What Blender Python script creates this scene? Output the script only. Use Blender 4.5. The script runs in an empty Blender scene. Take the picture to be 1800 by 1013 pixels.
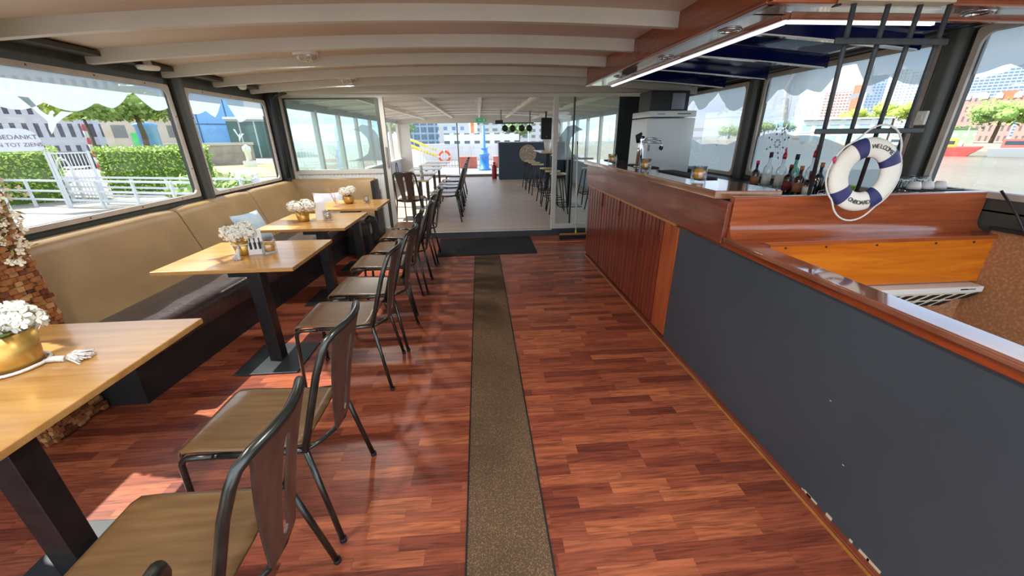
import bpy, math, random
from mathutils import Vector, Matrix
R = math.radians
sc = bpy.context.scene
COL = sc.collection
random.seed(7)

# ---------------------------------------------------------------- camera
cd = bpy.data.cameras.new('camera'); cam = bpy.data.objects.new('camera', cd); COL.objects.link(cam)
cd.sensor_fit = 'HORIZONTAL'; cd.sensor_width = 36.0; cd.lens = 36.0*668/1800; cd.clip_start = .02; cd.clip_end = 900
def cam_basis(pitch, yaw, roll):
    p, y, r = R(pitch), R(yaw), R(roll)
    fw = Vector((math.sin(y)*math.cos(p), math.cos(y)*math.cos(p), -math.sin(p)))
    rt = Vector((math.cos(y), -math.sin(y), 0)); up = rt.cross(fw)
    return rt*math.cos(r)+up*math.sin(r), -rt*math.sin(r)+up*math.cos(r), fw
rt, up, fw = cam_basis(21.942, 4.461, -.6)
cam.matrix_world = Matrix(((rt.x, up.x, -fw.x, 0), (rt.y, up.y, -fw.y, 0), (rt.z, up.z, -fw.z, 1.6), (0, 0, 0, 1)))
sc.camera = cam

# ---------------------------------------------------------------- colour management
sc.view_settings.view_transform = 'Standard'; sc.view_settings.look = 'None'
sc.view_settings.gamma = 1; sc.view_settings.use_curve_mapping = False
sc.view_settings.exposure = 1.56
sc.cycles.max_bounces = 10; sc.cycles.diffuse_bounces = 5; sc.cycles.transparent_max_bounces = 24
sc.cycles.sample_clamp_indirect = 6.0; sc.cycles.caustics_reflective = False; sc.cycles.caustics_refractive = False

# ---------------------------------------------------------------- world: bright hazy sky with soft clouds
SKY_STRENGTH = 1.15
w = bpy.data.worlds.new('sky'); sc.world = w; w.use_nodes = True
nt = w.node_tree; nt.nodes.clear()
wo = nt.nodes.new('ShaderNodeOutputWorld'); bg = nt.nodes.new('ShaderNodeBackground')
tc = nt.nodes.new('ShaderNodeTexCoord'); mp = nt.nodes.new('ShaderNodeMapping'); nz = nt.nodes.new('ShaderNodeTexNoise'); cr = nt.nodes.new('ShaderNodeValToRGB')
mp.inputs['Scale'].default_value = (1, 1, 2.6); nz.inputs['Scale'].default_value = 2.4; nz.inputs['Detail'].default_value = 7; nz.inputs['Roughness'].default_value = .55
cr.color_ramp.elements[0].position = .40; cr.color_ramp.elements[0].color = (.52, .68, .90, 1)
cr.color_ramp.elements[1].position = .60; cr.color_ramp.elements[1].color = (.94, .96, 1.0, 1)
nt.links.new(tc.outputs['Generated'], mp.inputs['Vector']); nt.links.new(mp.outputs[0], nz.inputs['Vector'])
nt.links.new(nz.outputs['Fac'], cr.inputs[0]); nt.links.new(cr.outputs[0], bg.inputs[0]); nt.links.new(bg.outputs[0], wo.inputs[0])
bg.inputs[1].default_value = SKY_STRENGTH

# ---------------------------------------------------------------- sun, from the left and a little ahead
sl = bpy.data.lights.new('sun', 'SUN'); sl.energy = 6.0; sl.angle = R(.6); sl.color = (1, .93, .82)
so = bpy.data.objects.new('sun', sl); COL.objects.link(so)
so.rotation_euler = Vector((1.0, -.22, -1.02)).to_track_quat('-Z', 'Y').to_euler()

# ---------------------------------------------------------------- materials
def lin(c):
    return tuple(((v/255)/12.92 if v/255 <= .04045 else ((v/255+.055)/1.055)**2.4) for v in c)
def rgba(c): return (*lin(c), 1)
MATS = {}
def M(name, col, rough=.5, metal=0, noise=None, bump=None, coat=0, col2=None, stretch=(1, 1, 1), spec=.5, sheen=0, coords='Object'):
    if name in MATS: return MATS[name]
    m = bpy.data.materials.new(name); m.use_nodes = True; n = m.node_tree; b = n.nodes['Principled BSDF']
    b.inputs['Base Color'].default_value = rgba(col); b.inputs['Roughness'].default_value = rough; b.inputs['Metallic'].default_value = metal
    b.inputs['Coat Weight'].default_value = coat; b.inputs['Coat Roughness'].default_value = .06
    b.inputs['Specular IOR Level'].default_value = spec
    b.inputs['Sheen Weight'].default_value = sheen
    if noise or bump or col2:
        t = n.nodes.new('ShaderNodeTexCoord'); mpp = n.nodes.new('ShaderNodeMapping'); mpp.inputs['Scale'].default_value = stretch
        n.links.new(t.outputs[coords], mpp.inputs[0])
    if noise or col2:
        s = noise or 5
        x = n.nodes.new('ShaderNodeTexNoise'); x.inputs['Scale'].default_value = s; x.inputs['Detail'].default_value = 5
        n.links.new(mpp.outputs[0], x.inputs['Vector'])
        c = n.nodes.new('ShaderNodeValToRGB'); c.color_ramp.elements[0].position = .35; c.color_ramp.elements[1].position = .68
        c.color_ramp.elements[0].color = rgba(col); c.color_ramp.elements[1].color = rgba(col2 or tuple(min(255, v*1.12) for v in col))
        n.links.new(x.outputs['Fac'], c.inputs[0]); n.links.new(c.outputs[0], b.inputs['Base Color'])
    if bump:
        x2 = n.nodes.new('ShaderNodeTexNoise'); x2.inputs['Scale'].default_value = bump[0]; x2.inputs['Detail'].default_value = 4
        n.links.new(mpp.outputs[0], x2.inputs['Vector'])
        bu = n.nodes.new('ShaderNodeBump'); bu.inputs['Strength'].default_value = bump[1]; bu.inputs['Distance'].default_value = .01
        n.links.new(x2.outputs['Fac'], bu.inputs['Height']); n.links.new(bu.outputs[0], b.inputs['Normal'])
    MATS[name] = m; return m

def glass_mat(name, tint, refl=.08, rough=0.0):
    m = bpy.data.materials.new(name); m.use_nodes = True; n = m.node_tree; n.nodes.clear()
    o = n.nodes.new('ShaderNodeOutputMaterial'); mx = n.nodes.new('ShaderNodeMixShader'); tr = n.nodes.new('ShaderNodeBsdfTransparent'); gl = n.nodes.new('ShaderNodeBsdfGlossy')
    fr = n.nodes.new('ShaderNodeLayerWeight'); fr.inputs['Blend'].default_value = .22
    mul = n.nodes.new('ShaderNodeMath'); mul.operation = 'MULTIPLY_ADD'; mul.inputs[1].default_value = .5; mul.inputs[2].default_value = refl*.4
    tr.inputs[0].default_value = (*tint, 1); gl.inputs['Roughness'].default_value = rough; gl.inputs[0].default_value = (.9, .95, .95, 1)
    n.links.new(fr.outputs['Fresnel'], mul.inputs[0]); n.links.new(mul.outputs[0], mx.inputs[0]); n.links.new(tr.outputs[0], mx.inputs[1]); n.links.new(gl.outputs[0], mx.inputs[2]); n.links.new(mx.outputs[0], o.inputs[0])
    return m
def film_mat(name, col, through, dif=.35):
    m = bpy.data.materials.new(name); m.use_nodes = True; n = m.node_tree; n.nodes.clear()
    o = n.nodes.new('ShaderNodeOutputMaterial'); mx = n.nodes.new('ShaderNodeMixShader'); tr = n.nodes.new('ShaderNodeBsdfTransparent')
    m2 = n.nodes.new('ShaderNodeMixShader'); tl = n.nodes.new('ShaderNodeBsdfTranslucent'); df = n.nodes.new('ShaderNodeBsdfDiffuse')
    for s in (tl, df): s.inputs[0].default_value = rgba(col)
    m2.inputs[0].default_value = dif; mx.inputs[0].default_value = through; tr.inputs[0].default_value = (.8, .83, .85, 1)
    n.links.new(tl.outputs[0], m2.inputs[1]); n.links.new(df.outputs[0], m2.inputs[2]); n.links.new(m2.outputs[0], mx.inputs[1]); n.links.new(tr.outputs[0], mx.inputs[2]); n.links.new(mx.outputs[0], o.inputs[0])
    return m
GLASS = glass_mat('tinted_window_glass', (.60, .63, .65))
GLASSG = glass_mat('green_door_glass', (.60, .78, .74), .14)
GLASSC = glass_mat('clear_window_glass', (.93, .95, .95), .1)
CLEAR = glass_mat('clear_vessel_glass', (.93, .95, .96), .25)
FILM = film_mat('frosted_film', (182, 196, 202), .20)
FILM2 = film_mat('frosted_film_white', (255, 255, 255), .0, .0)

def emit(name, col, s):
    m = bpy.data.materials.new(name); m.use_nodes = True; b = m.node_tree.nodes['Principled BSDF']
    b.inputs['Base Color'].default_value = rgba(col); b.inputs['Emission Color'].default_value = rgba(col); b.inputs['Emission Strength'].default_value = s
    return m

def wood(name, dark, light, axis=0, scale=7, rough=.3, coat=.4, ring=1.0):
    if name in MATS: return MATS[name]
    m = bpy.data.materials.new(name); m.use_nodes = True; n = m.node_tree; b = n.nodes['Principled BSDF']
    t = n.nodes.new('ShaderNodeTexCoord'); mpp = n.nodes.new('ShaderNodeMapping')
    s = [scale*2.2]*3; s[axis] = scale*.16; mpp.inputs['Scale'].default_value = s
    x = n.nodes.new('ShaderNodeTexNoise'); x.inputs['Scale'].default_value = 1.6; x.inputs['Detail'].default_value = 8; x.inputs['Distortion'].default_value = ring
    x.inputs['Roughness'].default_value = .62
    c = n.nodes.new('ShaderNodeValToRGB'); c.color_ramp.elements[0].position = .3; c.color_ramp.elements[1].position = .7
    c.color_ramp.elements[0].color = rgba(dark); c.color_ramp.elements[1].color = rgba(light)
    n.links.new(t.outputs['Object'], mpp.inputs[0]); n.links.new(mpp.outputs[0], x.inputs['Vector']); n.links.new(x.outputs['Fac'], c.inputs[0]); n.links.new(c.outputs[0], b.inputs['Base Color'])
    b.inputs['Roughness'].default_value = rough; b.inputs['Coat Weight'].default_value = coat; b.inputs['Coat Roughness'].default_value = .08
    bu = n.nodes.new('ShaderNodeBump'); bu.inputs['Strength'].default_value = .06; bu.inputs['Distance'].default_value = .004
    n.links.new(x.outputs['Fac'], bu.inputs['Height']); n.links.new(bu.outputs[0], b.inputs['Normal'])
    MATS[name] = m; return m

def floor_mat():
    m = bpy.data.materials.new('laminate_floor'); m.use_nodes = True; n = m.node_tree; b = n.nodes['Principled BSDF']
    t = n.nodes.new('ShaderNodeTexCoord')
    br = n.nodes.new('ShaderNodeTexBrick'); br.offset = .37; br.offset_frequency = 3; br.squash = .72; br.squash_frequency = 4
    br.inputs['Scale'].default_value = 1; br.inputs['Brick Width'].default_value = .40; br.inputs['Row Height'].default_value = .064
    br.inputs['Mortar Size'].default_value = .0006; br.inputs['Color1'].default_value = (0, 0, 0, 1); br.inputs['Color2'].default_value = (1, 1, 1, 1); br.inputs['Mortar'].default_value = (.15, .15, .15, 1)
    br.inputs['Bias'].default_value = 0
    n.links.new(t.outputs['Object'], br.inputs['Vector'])
    c = n.nodes.new('ShaderNodeValToRGB'); e = c.color_ramp.elements
    e[0].position = 0; e[0].color = rgba((110, 54, 40)); e[1].position = 1; e[1].color = rgba((178, 102, 66))
    e.new(.3).color = rgba((140, 72, 50)); e.new(.65).color = rgba((154, 84, 58))
    n.links.new(br.outputs['Color'], c.inputs[0])
    mpp = n.nodes.new('ShaderNodeMapping'); mpp.inputs['Scale'].default_value = (3.2, 46, 10)
    addv = n.nodes.new('ShaderNodeVectorMath'); addv.operation = 'MULTIPLY_ADD'; addv.inputs[1].default_value = (7, 3, 5)
    n.links.new(br.outputs['Color'], addv.inputs[0]); n.links.new(t.outputs['Object'], addv.inputs[2])
    n.links.new(addv.outputs[0], mpp.inputs[0])
    x = n.nodes.new('ShaderNodeTexNoise'); x.inputs['Scale'].default_value = 1.3; x.inputs['Detail'].default_value = 7; x.inputs['Distortion'].default_value = 1.3
    n.links.new(mpp.outputs[0], x.inputs['Vector'])
    g = n.nodes.new('ShaderNodeValToRGB'); g.color_ramp.elements[0].position = .34; g.color_ramp.elements[0].color = (.44, .38, .38, 1); g.color_ramp.elements[1].position = .60; g.color_ramp.elements[1].color = (1.15, 1.1, 1.02, 1)
    n.links.new(x.outputs['Fac'], g.inputs[0])
    mx = n.nodes.new('ShaderNodeMix'); mx.data_type = 'RGBA'; mx.blend_type = 'MULTIPLY'; mx.inputs['Factor'].default_value = .8
    n.links.new(c.outputs[0], mx.inputs[6]); n.links.new(g.outputs[0], mx.inputs[7]); n.links.new(mx.outputs[2], b.inputs['Base Color'])
    b.inputs['Roughness'].default_value = .38; b.inputs['Specular IOR Level'].default_value = .45
    # worn, slightly uneven gloss
    x3 = n.nodes.new('ShaderNodeTexNoise'); x3.inputs['Scale'].default_value = 3; n.links.new(t.outputs['Object'], x3.inputs['Vector'])
    mr = n.nodes.new('ShaderNodeMapRange'); mr.inputs['To Min'].default_value = .30; mr.inputs['To Max'].default_value = .48
    n.links.new(x3.outputs['Fac'], mr.inputs[0]); n.links.new(mr.outputs[0], b.inputs['Roughness'])
    return m

def speckle(name, base, spots, scale=120, rough=.9, thr=.56, bump=.3):
    m = bpy.data.materials.new(name); m.use_nodes = True; n = m.node_tree; b = n.nodes['Principled BSDF']
    t = n.nodes.new('ShaderNodeTexCoord'); x = n.nodes.new('ShaderNodeTexNoise'); x.inputs['Scale'].default_value = scale; x.inputs['Detail'].default_value = 3
    n.links.new(t.outputs['Object'], x.inputs['Vector'])
    c = n.nodes.new('ShaderNodeValToRGB'); c.color_ramp.elements[0].position = thr-.1; c.color_ramp.elements[1].position = thr+.1
    c.color_ramp.elements[0].color = rgba(base); c.color_ramp.elements[1].color = rgba(spots)
    n.links.new(x.outputs['Fac'], c.inputs[0]); n.links.new(c.outputs[0], b.inputs['Base Color']); b.inputs['Roughness'].default_value = rough
    b.inputs['Specular IOR Level'].default_value = .25
    bu = n.nodes.new('ShaderNodeBump'); bu.inputs['Strength'].default_value = bump; bu.inputs['Distance'].default_value = .003
    n.links.new(x.outputs['Fac'], bu.inputs['Height']); n.links.new(bu.outputs[0], b.inputs['Normal'])
    return m

def grid_mat(name, wall, win, cw, rh, frac=.35, axes='XZ', rough=.6):
    """facade: brick texture as a regular grid of dark window openings in wall colour (object coordinates)"""
    m = bpy.data.materials.new(name); m.use_nodes = True; n = m.node_tree; b = n.nodes['Principled BSDF']
    t = n.nodes.new('ShaderNodeTexCoord'); sp = n.nodes.new('ShaderNodeSeparateXYZ'); n.links.new(t.outputs['Object'], sp.inputs[0])
    def band(sock, period, f):
        d = n.nodes.new('ShaderNodeMath'); d.operation = 'DIVIDE'; d.inputs[1].default_value = period; n.links.new(sock, d.inputs[0])
        fr = n.nodes.new('ShaderNodeMath'); fr.operation = 'FRACT'; n.links.new(d.outputs[0], fr.inputs[0])
        g = n.nodes.new('ShaderNodeMath'); g.operation = 'LESS_THAN'; g.inputs[1].default_value = f; n.links.new(fr.outputs[0], g.inputs[0]); return g.outputs[0]
    a = band(sp.outputs[axes[0]], cw, frac if not isinstance(frac, tuple) else frac[0]); c2 = band(sp.outputs[axes[1]], rh, .6 if not isinstance(frac, tuple) else frac[1])
    mu = n.nodes.new('ShaderNodeMath'); mu.operation = 'MULTIPLY'; n.links.new(a, mu.inputs[0]); n.links.new(c2, mu.inputs[1])
    mx = n.nodes.new('ShaderNodeMix'); mx.data_type = 'RGBA'; mx.inputs[6].default_value = rgba(wall); mx.inputs[7].default_value = rgba(win)
    n.links.new(mu.outputs[0], mx.inputs[0]); n.links.new(mx.outputs[2], b.inputs['Base Color']); b.inputs['Roughness'].default_value = rough
    return m

WHITE = M('white_paint', (222, 220, 214), .45)
CEIL = M('ceiling_board', (190, 174, 158), .6, noise=.9, col2=(200, 190, 176), stretch=(1, 2.5, 1))
BEAM = M('beam_paint', (190, 186, 172), .5, noise=2, col2=(200, 196, 184))
STEEL = M('dark_grey_steel_paint', (62, 64, 58), .45, noise=6, col2=(70, 71, 64))
STEELB = M('black_steel_paint', (36, 38, 38), .42)
ALU = M('window_frame_paint', (176, 164, 150), .45, noise=8, col2=(190, 182, 170))
PFRAME = M('partition_frame_paint', (205, 203, 192), .4)
SCREW = M('screw_metal', (90, 82, 74), .4, 1)
MAHOG = wood('mahogany', (92, 36, 16), (150, 68, 30), 1, 6, .22, .6)
MAHOGX = wood('mahogany_across', (122, 54, 26), (176, 92, 50), 0, 5, .2, .6)
MAHOGZ = wood('mahogany_slats', (84, 28, 14), (140, 58, 30), 2, 6, .28, .4)
MAHOGZ2 = wood('mahogany_slats_light', (140, 58, 26), (186, 96, 48), 2, 6, .28, .4)
MAHOGD = wood('mahogany_dark', (88, 38, 24), (134, 66, 42), 1, 6, .3, .25)
ORANGE = wood('varnished_orange_wood', (186, 92, 14), (224, 130, 30), 0, 5, .25, .5)
SOFF = wood('soffit_wood', (104, 46, 16), (150, 74, 30), 1, 5, .25, .5)
OAK = wood('oak_tabletop', (176, 126, 66), (206, 160, 96), 0, 5, .28, .25, .5)
OAKE = wood('oak_edge', (150, 98, 42), (182, 126, 64), 0, 5, .4, .1, .5)
BARTOP = wood('bar_top', (120, 78, 52), (164, 116, 84), 1, 5, .1, 1, .6)
CHAIRF = M('chair_frame_metal', (62, 64, 60), .3, .85, noise=9, col2=(84, 86, 82))
CHAIRS = M('chair_seat_wood', (96, 70, 42), .3, 0, noise=6, col2=(114, 86, 54), stretch=(.6, 6, 1), coat=.3)
CHAIRB = M('chair_back_wood', (62, 48, 42), .35, 0, noise=6, col2=(76, 60, 52), stretch=(6, 6, .6), coat=.15)
BLK = M('black_metal', (30, 31, 32), .35, .3, noise=14, col2=(42, 43, 44))
PLATE = M('black_base_plate', (48, 52, 54), .45, .4, noise=5, col2=(66, 70, 72))
RUBBER = M('black_rubber', (18, 18, 18), .7)
LEATHER = M('black_leather', (58, 50, 48), .28, 0, noise=10, col2=(72, 60, 56), bump=(18, .4), stretch=(1, 3, 1))
KICK = M('bench_kick_black', (30, 32, 33), .5)
TAN = M('tan_backrest_leather', (152, 124, 84), .45, 0, noise=4, col2=(164, 136, 94), bump=(60, .08))
DPANEL = M('dark_blue_grey_panel', (56, 64, 70), .36, 0, noise=1.2, col2=(63, 71, 78))
NAVY = M('navy_gloss', (8, 18, 70), .12, 0, coat=1)
EDGEHL = M('edge_highlight', (235, 235, 230), .3)
FRIDGE = M('fridge_white', (234, 238, 234), .3, coat=.3)
CHROME = M('chrome', (200, 202, 205), .12, 1)
GOLD = M('gold_pot', (196, 154, 84), .36, .8, noise=6, col2=(214, 172, 90))
PETAL = M('white_petal', (238, 238, 226), .6)
LEAFG = M('leaf_green', (70, 110, 40), .6)
ROPE = M('white_rope', (222, 220, 214), .8, bump=(200, .5))
AMBER = M('amber_candle', (238, 164, 40), .4)
CARPET = speckle('brown_carpet', (158, 112, 76), (182, 136, 96), 60, .95)
RUNNER = speckle('runner_brown', (88, 70, 50), (146, 110, 78), 170, .85, .60)
MAT = speckle('door_mat_black', (34, 34, 36), (52, 52, 54), 200, .95)
BFLOOR = M('back_room_floor', (176, 156, 142), .4, noise=3, col2=(194, 174, 158), stretch=(.4, 6, 1))
BLUEGR = M('slate_blue_counter', (52, 64, 76), .5)
GREYW = M('pale_grey_paint', (188, 190, 192), .5)
NAVYB = M('navy_band', (44, 46, 98), .55)
RINGW = M('ring_cream', (226, 222, 208), .5, noise=5, col2=(234, 231, 220))
INK = M('black_ink', (40, 40, 42), .7)
RED = M('red_paint', (176, 34, 40), .35)
PINK = M('pink_pourer', (200, 40, 100), .4)

# ---------------------------------------------------------------- mesh builder
class MB:
    def __init__(s): s.v = []; s.f = []; s.sm = []; s.T = Matrix.Identity(4)
    def _add(s, vs, fs, smooth=False):
        o = len(s.v); s.v += [tuple(s.T @ Vector(p)) for p in vs]; s.f += [tuple(i+o for i in f) for f in fs]; s.sm += [smooth]*len(fs); return s
    def box(s, x0, x1, y0, y1, z0, z1):
        vs = [(x, y, z) for z in (z0, z1) for y in (y0, y1) for x in (x0, x1)]
        return s._add(vs, [(0, 2, 3, 1), (4, 5, 7, 6), (0, 1, 5, 4), (2, 6, 7, 3), (0, 4, 6, 2), (1, 3, 7, 5)])
    def hexa(s, b, t):
        """b, t: four corners each (counter-clockwise seen from above)"""
        return s._add(list(b)+list(t), [(3, 2, 1, 0), (4, 5, 6, 7), (0, 1, 5, 4), (1, 2, 6, 5), (2, 3, 7, 6), (3, 0, 4, 7)])
    def quad(s, *p): return s._add(p, [tuple(range(len(p)))])
    def tube(s, pts, r, n=10, closed=False, smooth=True, cap=True):
        P = [Vector(p) for p in pts]; N = len(P); rr = r if isinstance(r, (list, tuple)) else [r]*N
        tan = []
        for i in range(N):
            if closed: t = P[(i+1) % N]-P[i-1]
            elif i == 0: t = P[1]-P[0]
            elif i == N-1: t = P[-1]-P[-2]
            else: t = (P[i+1]-P[i]).normalized()+(P[i]-P[i-1]).normalized()
            tan.append(t.normalized() if t.length > 1e-9 else Vector((0, 0, 1)))
        a = Vector((0, 0, 1)) if abs(tan[0].z) < .9 else Vector((1, 0, 0))
        u = (a - tan[0]*a.dot(tan[0])).normalized(); vs = []; fs = []
        for i in range(N):
            u = (u - tan[i]*u.dot(tan[i])); u = u.normalized() if u.length > 1e-6 else tan[i].orthogonal().normalized()
            v2 = tan[i].cross(u)
            vs += [tuple(P[i]+(u*math.cos(2*math.pi*k/n)+v2*math.sin(2*math.pi*k/n))*rr[i]) for k in range(n)]
        M_ = N if closed else N-1
        for i in range(M_):
            j = (i+1) % N
            fs += [(i*n+k, i*n+(k+1) % n, j*n+(k+1) % n, j*n+k) for k in range(n)]
        s._add(vs, fs, smooth)
        if cap and not closed:
            o = len(s.v)-N*n; s.f += [tuple(o+k for k in reversed(range(n))), tuple(o+(N-1)*n+k for k in range(n))]; s.sm += [False, False]
        return s
    def lathe(s, prof, n=24, c=(0, 0, 0), smooth=True, axis='z'):
        vs = []; fs = []
        for r, z in prof:
            for k in range(n):
                a = 2*math.pi*k/n; p = (r*math.cos(a), r*math.sin(a), z)
                if axis == 'y': p = (p[0], p[2], p[1])
                if axis == 'x': p = (p[2], p[0], p[1])
                vs.append((p[0]+c[0], p[1]+c[1], p[2]+c[2]))
        for i in range(len(prof)-1):
            fs += [(i*n+k, i*n+(k+1) % n, (i+1)*n+(k+1) % n, (i+1)*n+k) for k in range(n)]
        s._add(vs, fs, smooth)
        o = len(s.v)-len(vs)
        if prof[0][0] > 1e-6: s.f.append(tuple(o+k for k in reversed(range(n)))); s.sm.append(False)
        if prof[-1][0] > 1e-6: s.f.append(tuple(o+(len(prof)-1)*n+k for k in range(n))); s.sm.append(False)
        return s
    def cyl(s, x, y, z0, z1, r, n=20, r2=None): return s.lathe([(r, z0), (r if r2 is None else r2, z1)], n, (x, y, 0))
    def prism(s, poly, a0, a1, axis='y'):
        """poly in the plane perpendicular to axis, extruded a0..a1.  axis x: (y,z); y: (x,z); z: (x,y)"""
        def p3(p, a): return {'x': (a, p[0], p[1]), 'y': (p[0], a, p[1]), 'z': (p[0], p[1], a)}[axis]
        n = len(poly); vs = [p3(p, a0) for p in poly]+[p3(p, a1) for p in poly]
        fs = [tuple(range(n)), tuple(reversed(range(n, 2*n)))]+[(i, i+n, (i+1) % n+n, (i+1) % n) for i in range(n)]
        return s._add(vs, fs)
    def strip(s, A, B, smooth=True):
        """surface between two equally long point rows"""
        n = len(A); return s._add(list(A)+list(B), [(i, i+1, n+i+1, n+i) for i in range(n-1)], smooth)
    def grid(s, rows, smooth=True, closed=False):
        n = len(rows[0]); vs = [p for r in rows for p in r]; fs = []
        for i in range(len(rows)-1):
            for k in range(n if closed else n-1):
                fs.append((i*n+k, i*n+(k+1) % n, (i+1)*n+(k+1) % n, (i+1)*n+k))
        return s._add(vs, fs, smooth)
    def torus(s, R0, r, c=(0, 0, 0), a0=0, a1=360, n=48, m=16, flat=1.0, axis='y'):
        full = abs(a1-a0) >= 360; rows = []
        for i in range(n+1):
            a = R(a0+(a1-a0)*i/n); row = []
            for k in range(m):
                b = 2*math.pi*k/m; q = R0+r*math.cos(b); h = r*flat*math.sin(b)
                p = (q*math.cos(a), h, q*math.sin(a)) if axis == 'y' else (q*math.cos(a), q*math.sin(a), h)
                row.append((p[0]+c[0], p[1]+c[1], p[2]+c[2]))
            rows.append(row)
        return s.grid(rows, True, True)
    def build(s, name, mat, parent=None, bevel=0, seg=2, sub=0, solid=0):
        me = bpy.data.meshes.new(name); me.from_pydata(s.v, [], s.f); me.polygons.foreach_set('use_smooth', s.sm); me.update()
        bmfix(me)
        o = bpy.data.objects.new(name, me); COL.objects.link(o); me.materials.append(mat)
        if parent: o.parent = parent
        if solid: md = o.modifiers.new('solid', 'SOLIDIFY'); md.thickness = solid; md.offset = 0
        if bevel:
            md = o.modifiers.new('bevel', 'BEVEL'); md.width = bevel; md.segments = seg; md.limit_method = 'ANGLE'; md.angle_limit = R(40)
            me.polygons.foreach_set('use_smooth', [True]*len(me.polygons)); md2 = o.modifiers.new('wn', 'WEIGHTED_NORMAL'); md2.keep_sharp = True
        if sub: md = o.modifiers.new('sub', 'SUBSURF'); md.levels = sub; md.render_levels = sub
        return o
import bmesh
def bmfix(me):
    b = bmesh.new(); b.from_mesh(me); bmesh.ops.recalc_face_normals(b, faces=b.faces); b.to_mesh(me); b.free()

def tag(o, label, cat, group=None, kind=None):
    if label: o['label'] = label
    if cat: o['category'] = cat
    if group: o['group'] = group
    if kind: o['kind'] = kind
    return o
def struct(o): o['kind'] = 'structure'; return o
def thing(name, label, cat, loc=(0, 0, 0), rz=0, group=None):
    o = bpy.data.objects.new(name, None); COL.objects.link(o); o.location = loc; o.rotation_euler = (0, 0, rz); o.empty_display_size = .05
    return tag(o, label, cat, group)
KIDS = {}
def copy_tree(o, loc=None, rz=None, label=None, group=None, parent=None):
    c = o.copy(); COL.objects.link(c)
    if parent: c.parent = parent
    if loc is not None: c.location = loc
    if rz is not None: c.rotation_euler = (0, 0, rz)
    if label: c['label'] = label
    if group: c['group'] = group
    for ch in o.children: copy_tree(ch, parent=c)
    return c
def setlab(o, l): o['label'] = l; return o
def text_geo(txt, size, extrude=.0008, space=1.0):
    cu = bpy.data.curves.new('t', 'FONT'); cu.body = txt; cu.size = size; cu.extrude = extrude; cu.align_x = 'CENTER'; cu.space_character = space
    o = bpy.data.objects.new('t', cu); COL.objects.link(o); bpy.context.view_layer.update()
    me = bpy.data.meshes.new_from_object(o.evaluated_get(bpy.context.evaluated_depsgraph_get()))
    vs = [tuple(v.co) for v in me.vertices]; fs = [tuple(p.vertices) for p in me.polygons]
    bpy.data.objects.remove(o); bpy.data.curves.remove(cu); bpy.data.meshes.remove(me); return vs, fs
def arc(cx, cy, r, a0, a1, n): return [(cx+r*math.cos(R(a0+(a1-a0)*i/n)), cy+r*math.sin(R(a0+(a1-a0)*i/n))) for i in range(n+1)]

# ================================================================ THE CABIN SHELL
XL, XR, YP = -2.92, 3.10, 6.35
def roofz(x): return 2.345-.0149*x*x
floor = MB()
floor.box(-3.05, 1.47, -1.2, YP, -.06, 0).box(1.47, 3.2, 2.02, YP, -.06, 0)
struct(floor.build('floor', floor_mat()))
# ceiling: arched boards over the cabin
rows = []
xs = [-3.15+6.4*i/40 for i in range(41)]
for y in (-.25, 1.5, 3, 4.5, YP+.02): rows.append([(x, y, roofz(x)) for x in xs])
cl = MB().grid(rows); struct(cl.build('ceiling', CEIL, solid=.03))
# arched beams across the ceiling
def cbeam(y, x0, x1, mat, depth=.1, wd=.055, name='ceiling_beam'):
    b = MB(); n = 28; P = [x0+(x1-x0)*i/n for i in range(n+1)]
    poly = [(x, roofz(x)-depth+.0) for x in P]+[(x, roofz(x)+.005) for x in reversed(P)]
    for i in range(n):
        b._add([(P[i], y, roofz(P[i])-depth), (P[i+1], y, roofz(P[i+1])-depth), (P[i+1], y+wd, roofz(P[i+1])-depth), (P[i], y+wd, roofz(P[i])-depth)], [(0, 1, 2, 3)], True)
        for yy in (y, y+wd): b._add([(P[i], yy, roofz(P[i])-depth), (P[i+1], yy, roofz(P[i+1])-depth), (P[i+1], yy, roofz(P[i+1])), (P[i], yy, roofz(P[i]))], [(0, 1, 2, 3)])
    for i in (0, n): b._add([(P[i], y, roofz(P[i])-depth), (P[i], y+wd, roofz(P[i])-depth), (P[i], y+wd, roofz(P[i])), (P[i], y, roofz(P[i]))], [(0, 1, 2, 3)])
    return struct(b.build(name, mat))
for y in (.52, 1.27, 2.02, 2.75, 3.49, 4.22, 4.95): cbeam(y, -2.88, 1.31, BEAM)
cbeam(5.68, -2.88, 3.05, BEAM)
bj = MB().box(-2.9, 3.12, YP-.18, YP-.02, 2.175, 2.32); struct(bj.build('ceiling_beam', BEAM, bevel=.006))

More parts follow.
